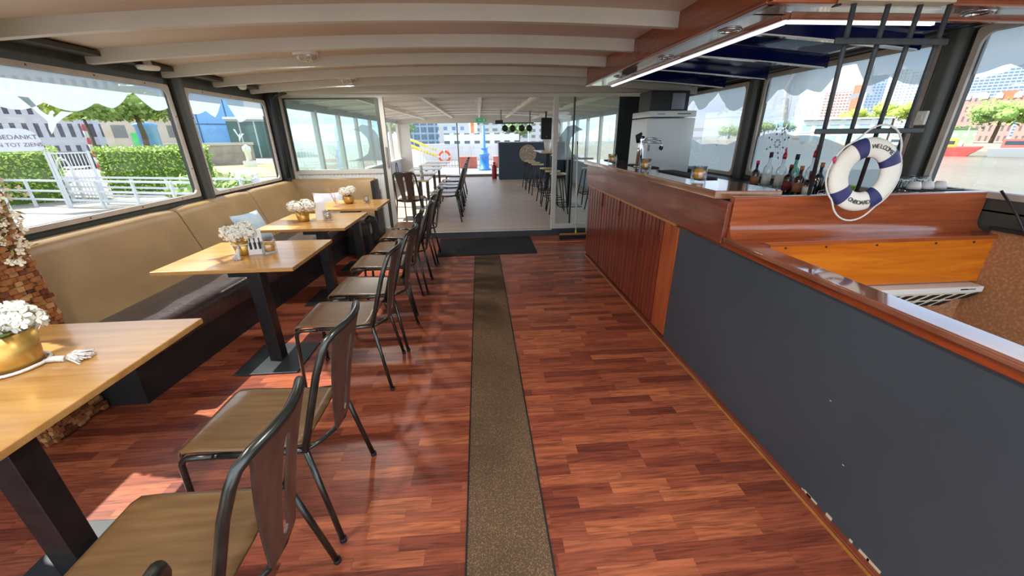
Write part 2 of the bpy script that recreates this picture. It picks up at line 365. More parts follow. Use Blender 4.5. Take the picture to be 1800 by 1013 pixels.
def bird(cx, cy, s, flip=1, rot=0):
    pts = [(-1, .55), (-.62, .62), (-.28, .22), (-.05, .12), (.06, .30), (.16, .36), (.24, .28), (.14, .18), (.16, .08), (.5, .42), (1.0, .50), (.55, .18), (.22, -.12), (.05, -.42), (-.06, -.62), (-.14, -.42), (-.12, -.12), (-.4, .1), (-.7, .35)]
    c, q = math.cos(R(rot)), math.sin(R(rot))
    return [(cx+flip*s*(x*c-y*q), cy+s*(x*q+y*c)) for x, y in pts]
def ring_frame(b, y0, y1, z0, z1, wd, rad, xa, xb, seg=6):
    def rr(a0, a1, b0, b1, r):
        o = []
        for cx, cy, s in ((a1-r, b0+r, -90), (a1-r, b1-r, 0), (a0+r, b1-r, 90), (a0+r, b0+r, 180)):
            o += arc(cx, cy, r, s, s+90, seg)
        return o
    O = rr(y0-wd, y1+wd, z0-wd, z1+wd, rad*.35); I = rr(y0, y1, z0, z1, rad); n = len(O)
    P = []
    for x in (xa, xb): P += [(x, *p) for p in O]+[(x, *p) for p in I]
    F = []
    for i in range(n):
        j = (i+1) % n
        F += [(i, j, n+j, n+i), (2*n+i, 3*n+i, 3*n+j, 2*n+j), (i, 2*n+i, 2*n+j, j), (n+i, n+j, 3*n+j, 3*n+i)]
    return b._add(P, F)
def side_window(num, X, y0, y1, z0, z1, inward, film_kind):
    """pane, painted frame with screws and frosted film; inward = +1 for the left wall, -1 for the right"""
    root = ring_frame(MB(), y0, y1, z0, z1, .035, .07, X+.002*inward, X+.022*inward).build('window_%d' % num, ALU); struct(root)
    p = MB().quad((X-.02*inward, y0-.01, z0-.01), (X-.02*inward, y1+.01, z0-.01), (X-.02*inward, y1+.01, z1+.01), (X-.02*inward, y0-.01, z1+.01)); p.build('pane', GLASS, root)
    s = MB(); n = max(2, int((y1-y0)/.42))
    for i in range(n):
        yy = y0+(i+.5)*(y1-y0)/n
        for zz in (z0-.018, z1+.018): s.lathe([(.007, 0), (.007, .003), (.004, .005)], 8, (X+.02*inward, yy, zz), axis='x')
    for k in range(2):
        for yy in (y0-.018, y1+.018): s.lathe([(.007, 0), (.007, .003), (.004, .005)], 8, (X+.02*inward, yy, z0+(k+.5)*(z1-z0)/2), axis='x')
    s.build('screw_heads', SCREW, root)
    xf = X-.012*inward; f = MB(); n = 90; rnd = random.Random(num)
    A = []; B = []
    peaks = [y0+(y1-y0)*t for t in ((.42, .86) if film_kind != 'low' else (.35, .8))]
    for i in range(n+1):
        y = y0+(y1-y0)*i/n
        sc_ = abs(math.sin((y-y0)*8.0+num))*.055
        z = z1-.17-sc_+.03*math.sin(y*3+num)
        for pk in peaks:
            d = abs(y-pk)
            if d < .22: z += (.22-d)*.95*(1 if pk == peaks[0] else .45)
        A.append((xf, y, min(z, z1-.02))); B.append((xf, y, z1+.005))
    f.strip(A, B, False)
    if film_kind == 'wave':
        A = []; B = []
        for i in range(n+1):
            y = y0+(y1-y0)*i/n; u = (y-y0)*3.1+num
            z = z0+.34+.05*math.sin(u)+.03*abs(math.sin(u*1.7))
            A.append((xf, y, z0-.005)); B.append((xf, y, z))
        f.strip(A, B, False)
    if film_kind == 'plain':
        for cy_, cz_, s_, r_ in ((y0+(y1-y0)*(.60 if num == 2 else .52), z1-(.30 if num == 2 else .42), .17 if num == 2 else .11, -12),): P_ = bird(cy_, cz_, s_, 1, r_); f._add([(xf, a, b) for a, b in P_], [tuple(range(len(P_)))])
    f.build('frosted_film', FILM, root)
    g = MB(); xg = xf+.002*inward
    def poly(P): g._add([(xg, a, b) for a, b in P], [tuple(range(len(P)))])
    if film_kind == 'plain':
        pass
    elif film_kind == 'wave':
        poly(bird(y0+(y1-y0)*.28, z1-.22, .15, -1, 60)); poly(bird(y0+(y1-y0)*.8, z1-.2, .1, -1, 50))
        # ship's wheel and anchor outlines
        def line(P, wd):
            for a, b in zip(P[:-1], P[1:]):
                d = Vector((b[0]-a[0], b[1]-a[1])); q = Vector((-d.y, d.x)).normalized()*wd/2
                poly([(a[0]+q.x, a[1]+q.y), (a[0]-q.x, a[1]-q.y), (b[0]-q.x, b[1]-q.y), (b[0]+q.x, b[1]+q.y)])
        cy, cz = y0+.80*(y1-y0), z0+.31
        if num == 4:
            for rr_ in (.15, .10, .035): line(arc(cy, cz, rr_, 0, 360, 28), .02)
            for k in range(8): a = R(22+45*k); line([(cy+.03*math.cos(a), cz+.03*math.sin(a)), (cy+.205*math.cos(a), cz+.205*math.sin(a))], .016)
            c2 = y0+.45*(y1-y0)
            line([(c2-.25, z0+.05), (c2-.1, z0+.30), (c2+.1, z0+.42), (c2+.3, z0+.40)], .012); line([(c2+.05, z0+.02), (c2-.02, z0+.2), (c2+.08, z0+.36)], .01)
        else:
            ay = y0+.28*(y1-y0)
            line([(ay, z0+.09), (ay+.04, z0+.36)], .018); line([(ay-.05, z0+.32), (ay+.13, z0+.29)], .014)
            line(arc(ay+.01, z0+.22, .14, 200, 335, 14), .018); line(arc(ay+.045, z0+.39, .03, 0, 360, 12), .01)
            ly = y0+.62*(y1-y0); line(arc(ly, z0+.16, .08, 0, 360, 20), .012); line([(ly-.05, z0+.24), (ly-.02, z0+.36), (ly+.05, z0+.36), (ly+.07, z0+.24)], .012)
            for q in (.12, .16, .20): line([(ly-.07, z0+q), (ly+.07, z0+q)], .008)
    g.build('etched_emblems', FILM2, root)
    return root

# left wall: sill band, top band, piers
def side_wall(name, X, th, wins, y0, y1, top, sgn):
    b = MB(); xa, xb = sorted((X, X-th*sgn)); ws = sorted(wins)
    zb = min(w_[2] for w_ in ws)
    b.box(xa, xb, y0, y1, -.1 if sgn > 0 else -1.4, zb)
    b.box(xa, xb, y0, y1, max(w_[3] for w_ in ws), top)
    prev = y0
    for (a, c, z0, z1) in ws:
        b.box(xa, xb, prev, a, zb-.01, max(w_[3] for w_ in ws)+.01)
        if z0 > zb: b.box(xa, xb, a, c, zb-.01, z0)
        zt = max(w_[3] for w_ in ws)
        if z1 < zt: b.box(xa, xb, a, c, z1, zt+.01)
        prev = c
    b.box(xa, xb, prev, y1, zb-.01, max(w_[3] for w_ in ws)+.01)
    return struct(b.build(name, STEEL))
LW = [(-.55, 1.15, 1.05, 2.035), (1.4, 4.25, 1.075, 2.035), (4.52, 6.0, 1.055, 2.035)]
RW = [(-.6, 2.47, 1.25, 2.15), (2.72, 4.33, 1.18, 2.135), (4.65, 6.1, 1.145, 2.10)]
side_wall('wall_left', XL, .03, LW, -.9, YP, 2.30, 1)
side_wall('wall_right', XR, .03, RW, -.9, YP, 2.30, -1)
side_window(1, XL, *LW[2], 1, 'plain'); side_window(2, XL, *LW[1], 1, 'plain'); side_window(6, XL, *LW[0], 1, 'plain')
side_window(3, XR, *RW[2], -1, 'wave'); side_window(4, XR, *RW[1], -1, 'wave'); side_window(5, XR, *RW[0], -1, 'low')
# window piers: rounded steel posts standing proud of the wall
def pier(x, y, s, n='trim_1', z0=.95, z1=2.26, w2=.06):
    b = MB(); pr = [(x, y-w2), (x+.045*s, y-w2), (x+.075*s, y-w2*.55), (x+.075*s, y+w2*.55), (x+.045*s, y+w2), (x, y+w2)]
    b.prism(pr, z0, z1, 'z'); return struct(b.build(n, STEEL, bevel=.012, seg=3))
pier(XL, 4.385, 1, 'trim_1'); pier(XL, 1.275, 1, 'trim_2'); pier(XR, 4.49, -1, 'trim_3', 1.0); pier(XR, 2.595, -1, 'trim_4', 1.0)
struct(MB().box(XL, XL+.09, 6.06, YP-.04, .95, 2.2).build('trim_5', STEELB, bevel=.01))
# angle rail along the top of both side walls
struct(MB().box(XL, XL+.16, -.9, YP-.1, 2.17, 2.205).build('trim_6', STEEL, bevel=.004))
struct(MB().box(XR-.16, XR, -.9, YP-.1, 2.19, 2.22).build('trim_7', STEELB, bevel=.004))
# cables down the left rear corner
for k, dy in enumerate((0, .05, .09)):
    cb = MB().tube([(XL+.11, 6.02+dy, 1.04), (XL+.11, 6.03+dy, 1.6), (XL+.12, 6.04+dy, 2.08), (XL+.2, 5.98+dy, 2.13), (XL+.35, 5.9+dy, 2.15)], .009, 8)
    tag(cb.build('power_cable', STEELB), ('black cable running up the corner post, nearest the window', 'middle one of the black cables up the corner post', 'black cable up the corner post nearest the white partition')[k], 'cable', 'cables on the corner post')

# ---------------------------------------------------------------- partition with glazed panels and open doorway
pt = MB()
pt.box(XL, XR, YP, YP+.06, 2.13, 2.20)                      # header rail
pt.box(XL+.05, XL+.13, YP, YP+.06, .1, 2.14)               # left stile
pt.box(-1.47, -1.385, YP, YP+.06, .1, 2.14)                 # door jamb
pt.box(XL+.12, -1.46, YP, YP+.06, 1.06, 1.13)               # rail under the glass
pt.box(XL+.12, -1.46, YP, YP+.06, .10, .20)
pt.box(1.17, 1.245, YP, YP+.06, .10, 2.14)                  # right jamb
pt.box(1.24, 2.25, YP, YP+.06, .10, .185)
pt.box(3.0, XR, YP, YP+.06, .10, 2.14)
struct(pt.build('wall_partition', PFRAME, bevel=.006))
lp = MB().box(XL+.12, -1.46, YP+.02, YP+.04, .19, 1.07)
for i in range(24): lp.box(-2.8+i*.055, -2.775+i*.055, YP+.012, YP+.02, .2, 1.06)
struct(lp.build('wall_partition_panel', WHITE))
struct(MB().box(2.2, 3.02, YP+.02, YP+.05, .10, 2.14).build('wall_partition_dark', STEELB))
struct(MB().box(-1.50, -1.455, YP-.015, YP, .2, 2.12).box(XL+.12, XL+.15, YP-.015, YP, 1.12, 2.12).box(XL+.14, -1.5, YP-.015, YP, 2.105, 2.125).build('trim_8', STEEL))
g = MB().quad((XL+.12, YP+.03, 1.12), (-1.46, YP+.03, 1.12), (-1.46, YP+.03, 2.14), (XL+.12, YP+.03, 2.14)).build('window_7', GLASSG); struct(g)
g2 = MB().quad((1.24, YP+.03, .18), (2.22, YP+.03, .18), (2.22, YP+.03, 2.14), (1.24, YP+.03, 2.14)).build('window_8', glass_mat('pale_green_glass', (.80, .92, .89), .14)); struct(g2)
MB().box(1.485, 1.505, YP+.01, YP+.05, .18, 2.14).build('mullion', STEELB, g2)
# frosted wave crests on the two panes beside the doorway
def crest(x0, z0, s, m, w_, h_):
    outer = [(x0, z0)]+[(x0+s*w_*(1-math.cos(R(a)))*.5, z0+h_*math.sin(R(a))) for a in range(0, 100, 8)]
    P = [(0, 0), (.0, .42), (.12, .72), (.34, .95), (.62, 1.0), (.95, .86), (.70, .80), (.50, .62), (.46, .40), (.56, .20), (.8, .08), (1.1, .02), (1.5, 0)]
    return [(x0+s*w_*a, z0+h_*b) for a, b in P]
for x0, s, par in ((-1.475, -1, g), (1.245, 1, g2)):
    P = crest(x0, 1.25 if s < 0 else 1.22, s, 0, .42, .52)
    MB()._add([(a, YP+.022, b) for a, b in P], [tuple(range(len(P)))]).build('frosted_wave', FILM, par)
struct(MB().box(-1.43, -1.40, YP-.02, YP, 1.15, 1.45).build('trim_9', M('lock_plate', (150, 146, 138), .35, .8), bevel=.004))
# step up to the back room
struct(MB().box(XL, XR, YP-.03, YP+.1, 0, .095).build('trim_10', DPANEL, bevel=.003))
struct(MB().box(-1.39, 1.18, YP-.04, YP+.0, .093, .105).build('trim_11', PFRAME))

# ---------------------------------------------------------------- floor runner, door mat
ru = thing('floor_runner', 'long narrow brown speckled runner strip down the middle of the floor', 'runner', (.057, 2, 0))
MB().box(-.172, .172, -3.1, 3.24, -.002, .004).build('runner_strip', RUNNER, ru)
for s in (-1, 1): MB().box(.174*s-.004, .174*s+.004, -3.1, 3.24, -.002, .006).build('edge_strip', RUBBER, ru)
tag(MB().hexa([(-.655, 5.225, .001), (.79, 5.285, .001), (.80, 6.25, .001), (-.70, 6.24, .001)], [(-.65, 5.235, .012), (.785, 5.295, .012), (.795, 6.245, .012), (-.695, 6.235, .012)]).build('door_mat', MAT), 'large black door mat in front of the step to the back room', 'door mat')

# ================================================================ BAR AND STAIRWELL, right side
XB = 1.47
bar = thing('bar_counter', 'long mahogany bar counter with slatted front and glossy top', 'bar', (XB, 3.9, 0))
def lb(b, name, mat, par, **k):
    o = b.build(name, mat, par, **k); return o
def local(par, b):
    # shift world coordinates of builder into the parent's space
    L = par.location; b.v = [(x-L.x, y-L.y, z-L.z) for x, y, z in b.v]; return b
# countertop, notched round corner to the right
lb(local(bar, MB().prism([(1.415, 2.24), (1.79, 2.17), (1.82, 2.22), (1.82, 5.34), (1.415, 5.34)], 1.225, 1.275, 'z')), 'countertop', BARTOP, bar, bevel=.006)
lb(local(bar, MB().box(1.435, 1.465, 2.13, 5.22, .975, 1.224)), 'fascia', MAHOGD, bar, bevel=.004)
lb(local(bar, MB().box(1.44, 1.475, 2.70, 5.2, .955, .975)), 'ledge_strip', OAKE, bar)
lb(local(bar, MB().box(1.50, 1.55, 2.72, 5.2, .0, 1.224).box(1.5, 1.8, 5.16, 5.2, 0, 1.224).box(1.5, 1.8, 2.18, 2.22, 1.02, 1.224)), 'carcass', MAHOGD, bar)
GAP = M('dark_groove', (34, 12, 8), .7)
DY = [2.93, 3.37, 3.95, 4.55, 5.19]
for i in range(4):
    a, c = DY[i]+.004, DY[i+1]-.004; n = 6
    d = MB(); w_ = (c-a)/n
    d.box(XB+.016, XB+.022, a, c, .035, .945)
    dd = lb(local(bar, d), 'cabinet_door', GAP, bar)
    for k in range(n):
        s = MB().box(XB-.006, XB+.014, a+k*w_+.009, a+(k+1)*w_-.009, .035, .945); local(bar, s)
        lb(s, 'slat', MAHOGZ, dd, bevel=.003)
    h = MB().box(XB-.022, XB-.006, a-.016, a+.012, .78, .965); local(bar, h); ho = lb(h, 'hinge_strap', MAHOGD, dd, bevel=.003)
    sc_ = MB()
    for z in (.80, .83): sc_.lathe([(.005, 0), (.005, -.003)], 8, (XB-.022, a-.002, z), axis='x')
    lb(local(bar, sc_), 'screws', SCREW, ho)
e = MB()
for k in range(2): e.box(XB-.006, XB+.014, 2.69+k*.12, 2.80+k*.12, .035, .945)
lb(local(bar, e), 'end_boards', MAHOGZ2, bar, bevel=.003)
struct(MB().box(XB-.028, XB+.01, -.9, 5.2, 0, .022).build('trim_12', MAHOGD, bevel=.004))
struct(MB().box(XB-.034, XB-.027, -.9, 5.2, 0, .010).build('trim_13', OAKE))

CHIP = M('pale_chip', (196, 180, 150), .8)
# dark panel round the stairwell, its cap rail
pn = thing('stairwell_parapet', 'long dark blue-grey parapet panel with mahogany cap rail beside the stairwell', 'parapet', (XB, 1.2, 0))
lb(local(pn, MB().box(XB, XB+.06, -.9, 2.68, .022, .985)), 'side_panel', DPANEL, pn)
lb(local(pn, MB().box(1.437, 1.555, -.9, 2.12, .99, 1.018)), 'cap_rail', M('rail_lacquer', (104, 58, 40), .09, 0, noise=3, col2=(140, 92, 70), coat=1), pn, bevel=.006)
lb(local(pn, MB().box(1.452, 1.475, -.9, 2.9, .955, .991)), 'rail_moulding', MAHOG, pn, bevel=.005)
b = MB(); rnd = random.Random(3)
for k in range(14):
    y = .4+rnd.random()*.9; h = .004+rnd.random()*.012; lb(local(pn, MB().box(XB-.002, XB+.001, y, y+.01+rnd.random()*.05, .022, .022+h)), 'paint_chip', CHIP, pn)
for y, z in ((1.22, .52), (1.08, .30), (.66, .25)): lb(local(pn, MB().box(XB-.001, XB+.001, y, y+.008, z, z+.003)), 'paint_chip', CHIP, pn)

# end of the bar over the stairs: red-brown board with rounded foot, ledge, orange board
bd = thing('stair_head_board', 'wide red-brown varnished board with an orange board below, at the stairwell end', 'board', (2.3, 2.1, 0))
prof = [(2.165, 1.252), (2.125, 1.252), (2.12, 1.245), (2.118, 1.10), (2.112, 1.06), (2.095, 1.035), (2.06, 1.02), (1.985, 1.016), (1.985, .992), (2.165, .992)]
lb(local(bd, MB().prism(prof, 1.468, 3.09, 'x')), 'upper_board', MAHOGX, bd, bevel=.002)
lb(local(bd, MB().prism([(2.02, .72), (1.99, .72), (1.995, .992), (2.02, .992)], 1.56, 3.09, 'x')), 'lower_board', ORANGE, bd)
b = MB()
for x in (1.75, 2.0, 2.32, 2.7, 2.95): lb(local(bd, MB().lathe([(.006, 0), (.006, -.004)], 8, (x, 1.994, .975), axis='y')), 'screw_head', SCREW, bd)
lb(local(bd, MB().hexa([(1.475, 2.0, .985), (1.60, 1.93, .985), (1.60, 2.02, .985), (1.475, 2.12, .985)], [(1.475, 2.0, 1.015), (1.60, 1.93, 1.015), (1.60, 2.02, 1.015), (1.475, 2.12, 1.015)])), 'corner_block', MAHOGD, bd)
# stairwell lining
struct(MB().box(XB+.06, 3.1, 2.02, 2.04, -1.4, .985).box(3.085, 3.095, -.9, 2.03, -1.4, 1.05).box(XB+.06, XB+.07, -.9, 2.03, -1.4, .9).build('wall_stairwell', CARPET))
struct(MB().box(XB, 3.1, -.9, 2.04, -1.42, -1.4).build('floor_stairwell', CARPET))
struct(MB().box(3.06, 3.088, -.9, 2.03, 1.04, 1.06).build('trim_14', STEELB))
# white heater unit under the orange board
hu = thing('wall_heater', 'white wall unit with black slanted slots under the orange board', 'heater', (2.6, 1.95, .6))
lb(local(hu, MB().box(2.18, 3.06, 1.92, 2.018, .672, .712)), 'body', WHITE, hu, bevel=.008)
lb(local(hu, MB().hexa([(2.2, 1.99, .54), (2.86, 1.99, .56), (2.86, 2.018, .56), (2.2, 2.018, .54)], [(2.2, 1.935, .672), (3.05, 1.935, .672), (3.05, 2.018, .672), (2.2, 2.018, .672)])), 'grille', M('cream_grille', (226, 216, 190), .5), hu)
for i in range(8):
    x = 2.2+i*.088; t = .10
    s = MB()
    for (u0, u1) in ((.12, .42), (.55, .88)):
        def q(x, u): return (x+u*.16, 1.989-.055*u-.002, .55+.122*u)
        xx = x+(.06 if u0 > .5 else 0)
        s.quad(q(xx, u0), q(xx+.05, u0), q(xx+.05, u1), q(xx, u1))
    lb(local(hu, s), 'slot', RUBBER, hu, solid=.003)
for k, (x0, x1) in enumerate(((2.90, 2.952), (2.956, 3.0))):
    lb(local(hu, MB().box(x0, x1, 1.9185, 1.9195, .692, .700)), 'logo_bar', INK if k == 0 else M('logo_grey', (120, 122, 128), .6), hu)
# black rod leaning at the right end of the boards
tag(MB().tube([(3.03, 2.03, 1.27), (3.04, 1.93, 1.16), (3.05, 1.84, 1.03)], .007, 8).build('black_rod', STEELB), 'thin black rod leaning at the right end of the red-brown board', 'rod')

# ---------------------------------------------------------------- wooden soffit with spotlights above the bar
sf = thing('bar_soffit', 'L-shaped varnished mahogany soffit hanging above the bar', 'soffit', (1.4, 3, 2.1))
lb(local(sf, MB().box(1.285, 1.31, 1.9, 4.93, 2.128, 2.305)), 'long_fascia', SOFF, sf, bevel=.003)
lb(local(sf, MB().box(1.27, 1.325, 1.9, 4.93, 2.118, 2.14).box(1.50, 1.545, 2.1, 4.82, 2.112, 2.145)), 'long_mouldings', MAHOG, sf, bevel=.006)
SOFB = M('soffit_pale_gloss', (176, 170, 160), .1, 0, noise=2, col2=(150, 140, 128), coat=1, stretch=(6, 1, 1))  # pale grey gloss, slightly darker in streaks
lb(local(sf, MB().box(1.32, 1.505, 2.08, 4.93, 2.128, 2.145)), 'long_underside', SOFB, sf)
lb(local(sf, MB().box(1.548, 1.566, 2.16, 4.82, 2.104, 2.14).box(1.548, 2.36, 2.134, 2.15, 2.104, 2.14)), 'light_strip', emit('led_strip', (236, 238, 240), .9), sf)  # strip's glow added to lift the interior light
lb(local(sf, MB().box(1.285, 3.05, 1.88, 1.905, 2.125, 2.20)), 'cross_fascia', SOFF, sf, bevel=.003)
lb(local(sf, MB().box(1.285, 3.05, 1.875, 1.93, 2.118, 2.14).box(1.54, 3.05, 2.09, 2.13, 2.112, 2.145)), 'cross_mouldings', MAHOGX, sf, bevel=.006)
lb(local(sf, MB().box(1.32, 3.05, 1.925, 2.1, 2.128, 2.145)), 'cross_underside', SOFB, sf)
SPOTS = [(1.41, 2.38), (1.41, 3.16), (1.41, 4.15), (2.42, 2.0)]
SL = ['recessed chrome spotlight nearest the soffit corner over the bar', 'second recessed spotlight along the soffit over the bar', 'farthest recessed spotlight in the soffit above the bar', 'recessed spotlight in the short soffit arm above the stairwell']
for i, (x, y) in enumerate(SPOTS):
    s = thing('recessed_spotlight', SL[i], 'spotlight', (x, y, 2.128), 0, 'recessed spotlights in the soffit')
    MB().lathe([(.062, -.001), (.058, -.008), (.044, -.010), (.040, -.004), (.040, .012)], 28).build('trim_ring', CHROME, s)
    MB().lathe([(.030, -.002), (.028, .004), (.0, .004)], 20).build('lamp', M('lamp_face', (90, 86, 80), .2, .3), s)
# navy lacquered ceiling with its own beams behind the soffit
rows = [[(1.56+i*.13, y, roofz(1.56+i*.13)-.02) for i in range(12)] for y in (2.13, 4, 5.68)]
struct(MB().grid(rows).build('ceiling_navy', NAVY, solid=.01))
for y in (2.75, 3.49, 4.22, 4.95):
    cbeam(y, 1.56, XR-.1, NAVY, .105)
    b = MB()
    for i in range(10): x0 = 1.57+i*.14; b.hexa([(x0, y-.005, roofz(x0)-.108), (x0+.14, y-.005, roofz(x0+.14)-.108), (x0+.14, y+.006, roofz(x0+.14)-.108), (x0, y+.006, roofz(x0)-.108)], [(x0, y-.005, roofz(x0)-.100), (x0+.14, y-.005, roofz(x0+.14)-.100), (x0+.14, y+.006, roofz(x0+.14)-.100), (x0, y+.006, roofz(x0)-.100)])
    struct(b.build('beam_highlight', EDGEHL))  # white lines along the beam edges stand in for their highlights

# ---------------------------------------------------------------- back bar, fridge
bb = thing('back_bar', 'dark back bar worktop under the right windows', 'counter', (2.85, 3.6, 0))
lb(local(bb, MB().box(2.50, XR-.005, 2.18, 5.0, 1.075, 1.10)), 'worktop', M('black_worktop', (26, 34, 34), .3), bb, bevel=.004)
lb(local(bb, MB().box(2.55, XR-.01, 2.2, 4.95, 0.0, 1.075)), 'cabinet', STEELB, bb)
fr = thing('fridge', 'tall white refrigerator behind the far end of the bar', 'fridge', (2.56, 5.6, 0))
lb(local(fr, MB().box(2.25, 2.88, 5.34, 5.92, .02, 1.79)), 'body', FRIDGE, fr, bevel=.012)
lb(local(fr, MB().box(2.25, 2.88, 5.29, 5.335, .08, 1.785)), 'door', FRIDGE, fr, bevel=.012)
lb(local(fr, MB().box(2.25, 2.88, 5.29, 5.92, 1.80, 1.875)), 'top_panel', FRIDGE, fr, bevel=.008)
lb(local(fr, MB().lathe([(.028, -.008), (.028, 0)], 20, (2.45, 5.287, 1.42), axis='y')), 'lock', RUBBER, fr)
lb(local(fr, MB().box(2.265, 2.29, 5.275, 5.29, 1.38, 1.46)), 'handle', M('pale_handle', (150, 150, 146), .3), fr, bevel=.004)
lb(local(fr, MB().box(2.35, 2.45, 5.288, 5.29, 1.83, 1.84)), 'badge', M('badge_grey', (130, 134, 138), .4), fr)
lb(local(fr, MB().box(2.62, 2.80, 5.288, 5.29, 1.83, 1.845)), 'badge', M('badge_grey', (130, 134, 138), .4), fr)
bx = thing('black_cabinet_box', 'black box with a pale screen on top of the white refrigerator', 'box', (2.5, 5.8, 1.875))
lb(local(bx, MB().box(2.32, 2.86, 5.5, 5.9, 1.877, 2.13)), 'case', STEELB, bx, bevel=.01)
lb(local(bx, MB().box(2.62, 2.80, 5.488, 5.499, 1.90, 2.10)), 'screen', M('pale_screen', (150, 150, 162), .15), bx, bevel=.006)

# ================================================================ SEATING, left side
# ---- L-shaped bench
bn = thing('upholstered_bench', 'long L-shaped bench with tan backrest and black leather seat under the left windows', 'bench', (-2.5, 4.2, 0))
def rounded(pts): return pts
SEG = [(2.20, 3.745), (3.755, 4.965), (4.975, 6.13)]
def back_profile(y):
    # (x, z) from the bottom front, over the rolled top, to the rear
    return [(-2.60, .44), (-2.655, .56), (-2.70, .70), (-2.745, .84), (-2.772, .92), (-2.79, .962), (-2.82, .988), (-2.86, .994), (-2.895, .985), (-2.91, .95), (-2.91, .44)]
for a, c in SEG:
    rows = []
    n = 7
    for i in range(n+1):
        y = a+(c-a)*i/n; k = (1-abs(2*i/n-1)**6)*.02
        e = 1 if 0 < i < n else 0
        rows.append([(x+(k if x > -2.85 else 0), y, z+(.012 if e and z > .9 else 0)) for x, z in back_profile(y)])
    b = MB().grid(rows); m_ = len(rows[0])
    b.f += [tuple(range(m_)), tuple((n*m_+q) for q in reversed(range(m_)))]; b.sm += [False, False]
    lb(local(bn, b), 'back_cushion', TAN, bn, bevel=.012, seg=3)
# short leg against the partition
rows = []
n = 6
for i in range(n+1):
    x = -2.86+(1.24)*i/n; k = (1-abs(2*i/n-1)**6)*.02
    rows.append([(x, y-(k if y < 6.22 else 0), z) for y, z in [(5.98, .44), (6.03, .58), (6.08, .74), (6.12, .90), (6.15, .965), (6.18, 1.0), (6.22, 1.01), (6.26, 1.0), (6.27, .95), (6.27, .44)]])
b = MB().grid(rows); m_ = len(rows[0]); b.f += [tuple(range(m_)), tuple((n*m_+q) for q in reversed(range(m_)))]; b.sm += [False, False]
lb(local(bn, b), 'back_cushion', TAN, bn, bevel=.012, seg=3)
lb(local(bn, MB().box(-1.625, -1.585, 5.95, 6.28, .10, .99)), 'end_panel', STEELB, bn, bevel=.01)
# seats: rounded front edge, front line eases inboard towards the far end
def xf(y): return -2.14+.075*(y-2.4)
for a, c in SEG:
    c2 = min(c, 5.5); rows = []; n = 8
    for i in range(n+1):
        y = a+(c2-a)*i/n; f = xf(y); w_ = .006*math.sin(i*2.4)
        rows.append([(-2.62, y, .455), (-2.55, y, .475), (-2.40, y, .482+w_), (f-.10, y, .478+w_), (f-.03, y, .462), (f, y, .43), (f+.005, y, .38), (f-.005, y, .30), (f-.02, y, .265), (-2.62, y, .265)])
    b = MB().grid(rows); m_ = len(rows[0]); b.f += [tuple(range(m_)), tuple((n*m_+q) for q in reversed(range(m_)))]; b.sm += [False, False]
    lb(local(bn, b), 'seat_cushion', LEATHER, bn, bevel=.02, seg=3)
    lb(local(bn, MB().hexa([(-2.9, a, 0), (-2.9, c2, 0), (xf(c2)-.05, c2, 0), (xf(a)-.05, a, 0)][::-1], [(-2.9, a, .27), (-2.9, c2, .27), (xf(c2)-.04, c2, .27), (xf(a)-.04, a, .27)][::-1])), 'base_board', KICK, bn)
rows = []; n = 8
for i in range(n+1):
    x = -2.6+1.0*i/n
    rows.append([(x, 6.0, .455), (x, 5.9, .475), (x, 5.62, .48), (x, 5.53, .462), (x, 5.49, .43), (x, 5.485, .36), (x, 5.51, .27), (x, 6.0, .27)])
b = MB().grid(rows); m_ = len(rows[0]); b.f += [tuple(range(m_)), tuple((n*m_+q) for q in reversed(range(m_)))]; b.sm += [False, False]
lb(local(bn, b), 'seat_cushion', M('sunlit_leather', (78, 72, 70), .35, 0, noise=8, col2=(96, 88, 84), bump=(16, .3)), bn, bevel=.02, seg=3)  # lighter than the other seats: sunlight put into the leather colour
lb(local(bn, MB().box(-2.9, -1.66, 5.56, 6.25, 0, .27)), 'base_board', KICK, bn)
# grey rolled cushion strapped to the end of the bench
tag(MB().tube([(-1.62, 5.42, .50), (-1.575, 5.46, .53), (-1.53, 5.50, .50), (-1.52, 5.52, .40), (-1.535, 5.54, .24), (-1.55, 5.56, .16)], [.03, .05, .055, .05, .045, .03], 14).build('rolled_cover', M('grey_vinyl', (70, 74, 74), .4)), 'grey vinyl cover hanging over the end of the bench beside the doorway', 'cover')
# cushions on the bench
def pillow(name, c, w_, h, t, rot, mat, lab):
    rows = []; n = 12
    for i in range(n+1):
        u = -1+2*i/n; row = []
        for k in range(n+1):
            v = -1+2*k/n; e = (1-abs(u)**3.2)*(1-abs(v)**3.2); pin = 1-.10*(1-abs(u*v))*1
            row.append((u*w_/2*(1-.09*(1-v*v)), t/2*e**.55, v*h/2*(1-.09*(1-u*u))))
        rows.append(row)
    b = MB(); b.T = Matrix.Translation(c) @ Matrix.Rotation(R(rot[2]), 4, 'Z') @ Matrix.Rotation(R(rot[1]), 4, 'Y') @ Matrix.Rotation(R(rot[0]), 4, 'X')
    b.grid(rows); b.grid([[(x, -y, z) for x, y, z in r] for r in rows])
    return tag(b.build(name, mat), lab, 'cushion')
pillow('cushion', (-2.52, 4.36, .665), .40, .38, .14, (-22, 0, 78), M('pale_blue_fabric', (168, 190, 206), .85, noise=14, col2=(184, 204, 216)), 'pale blue cushion leaning on the tan backrest behind the second table')
pillow('cushion', (-2.25, 5.90, .66), .42, .38, .13, (-18, 0, 12), M('white_fabric', (232, 232, 236), .85), 'white cushion leaning on the corner backrest behind the farthest table')

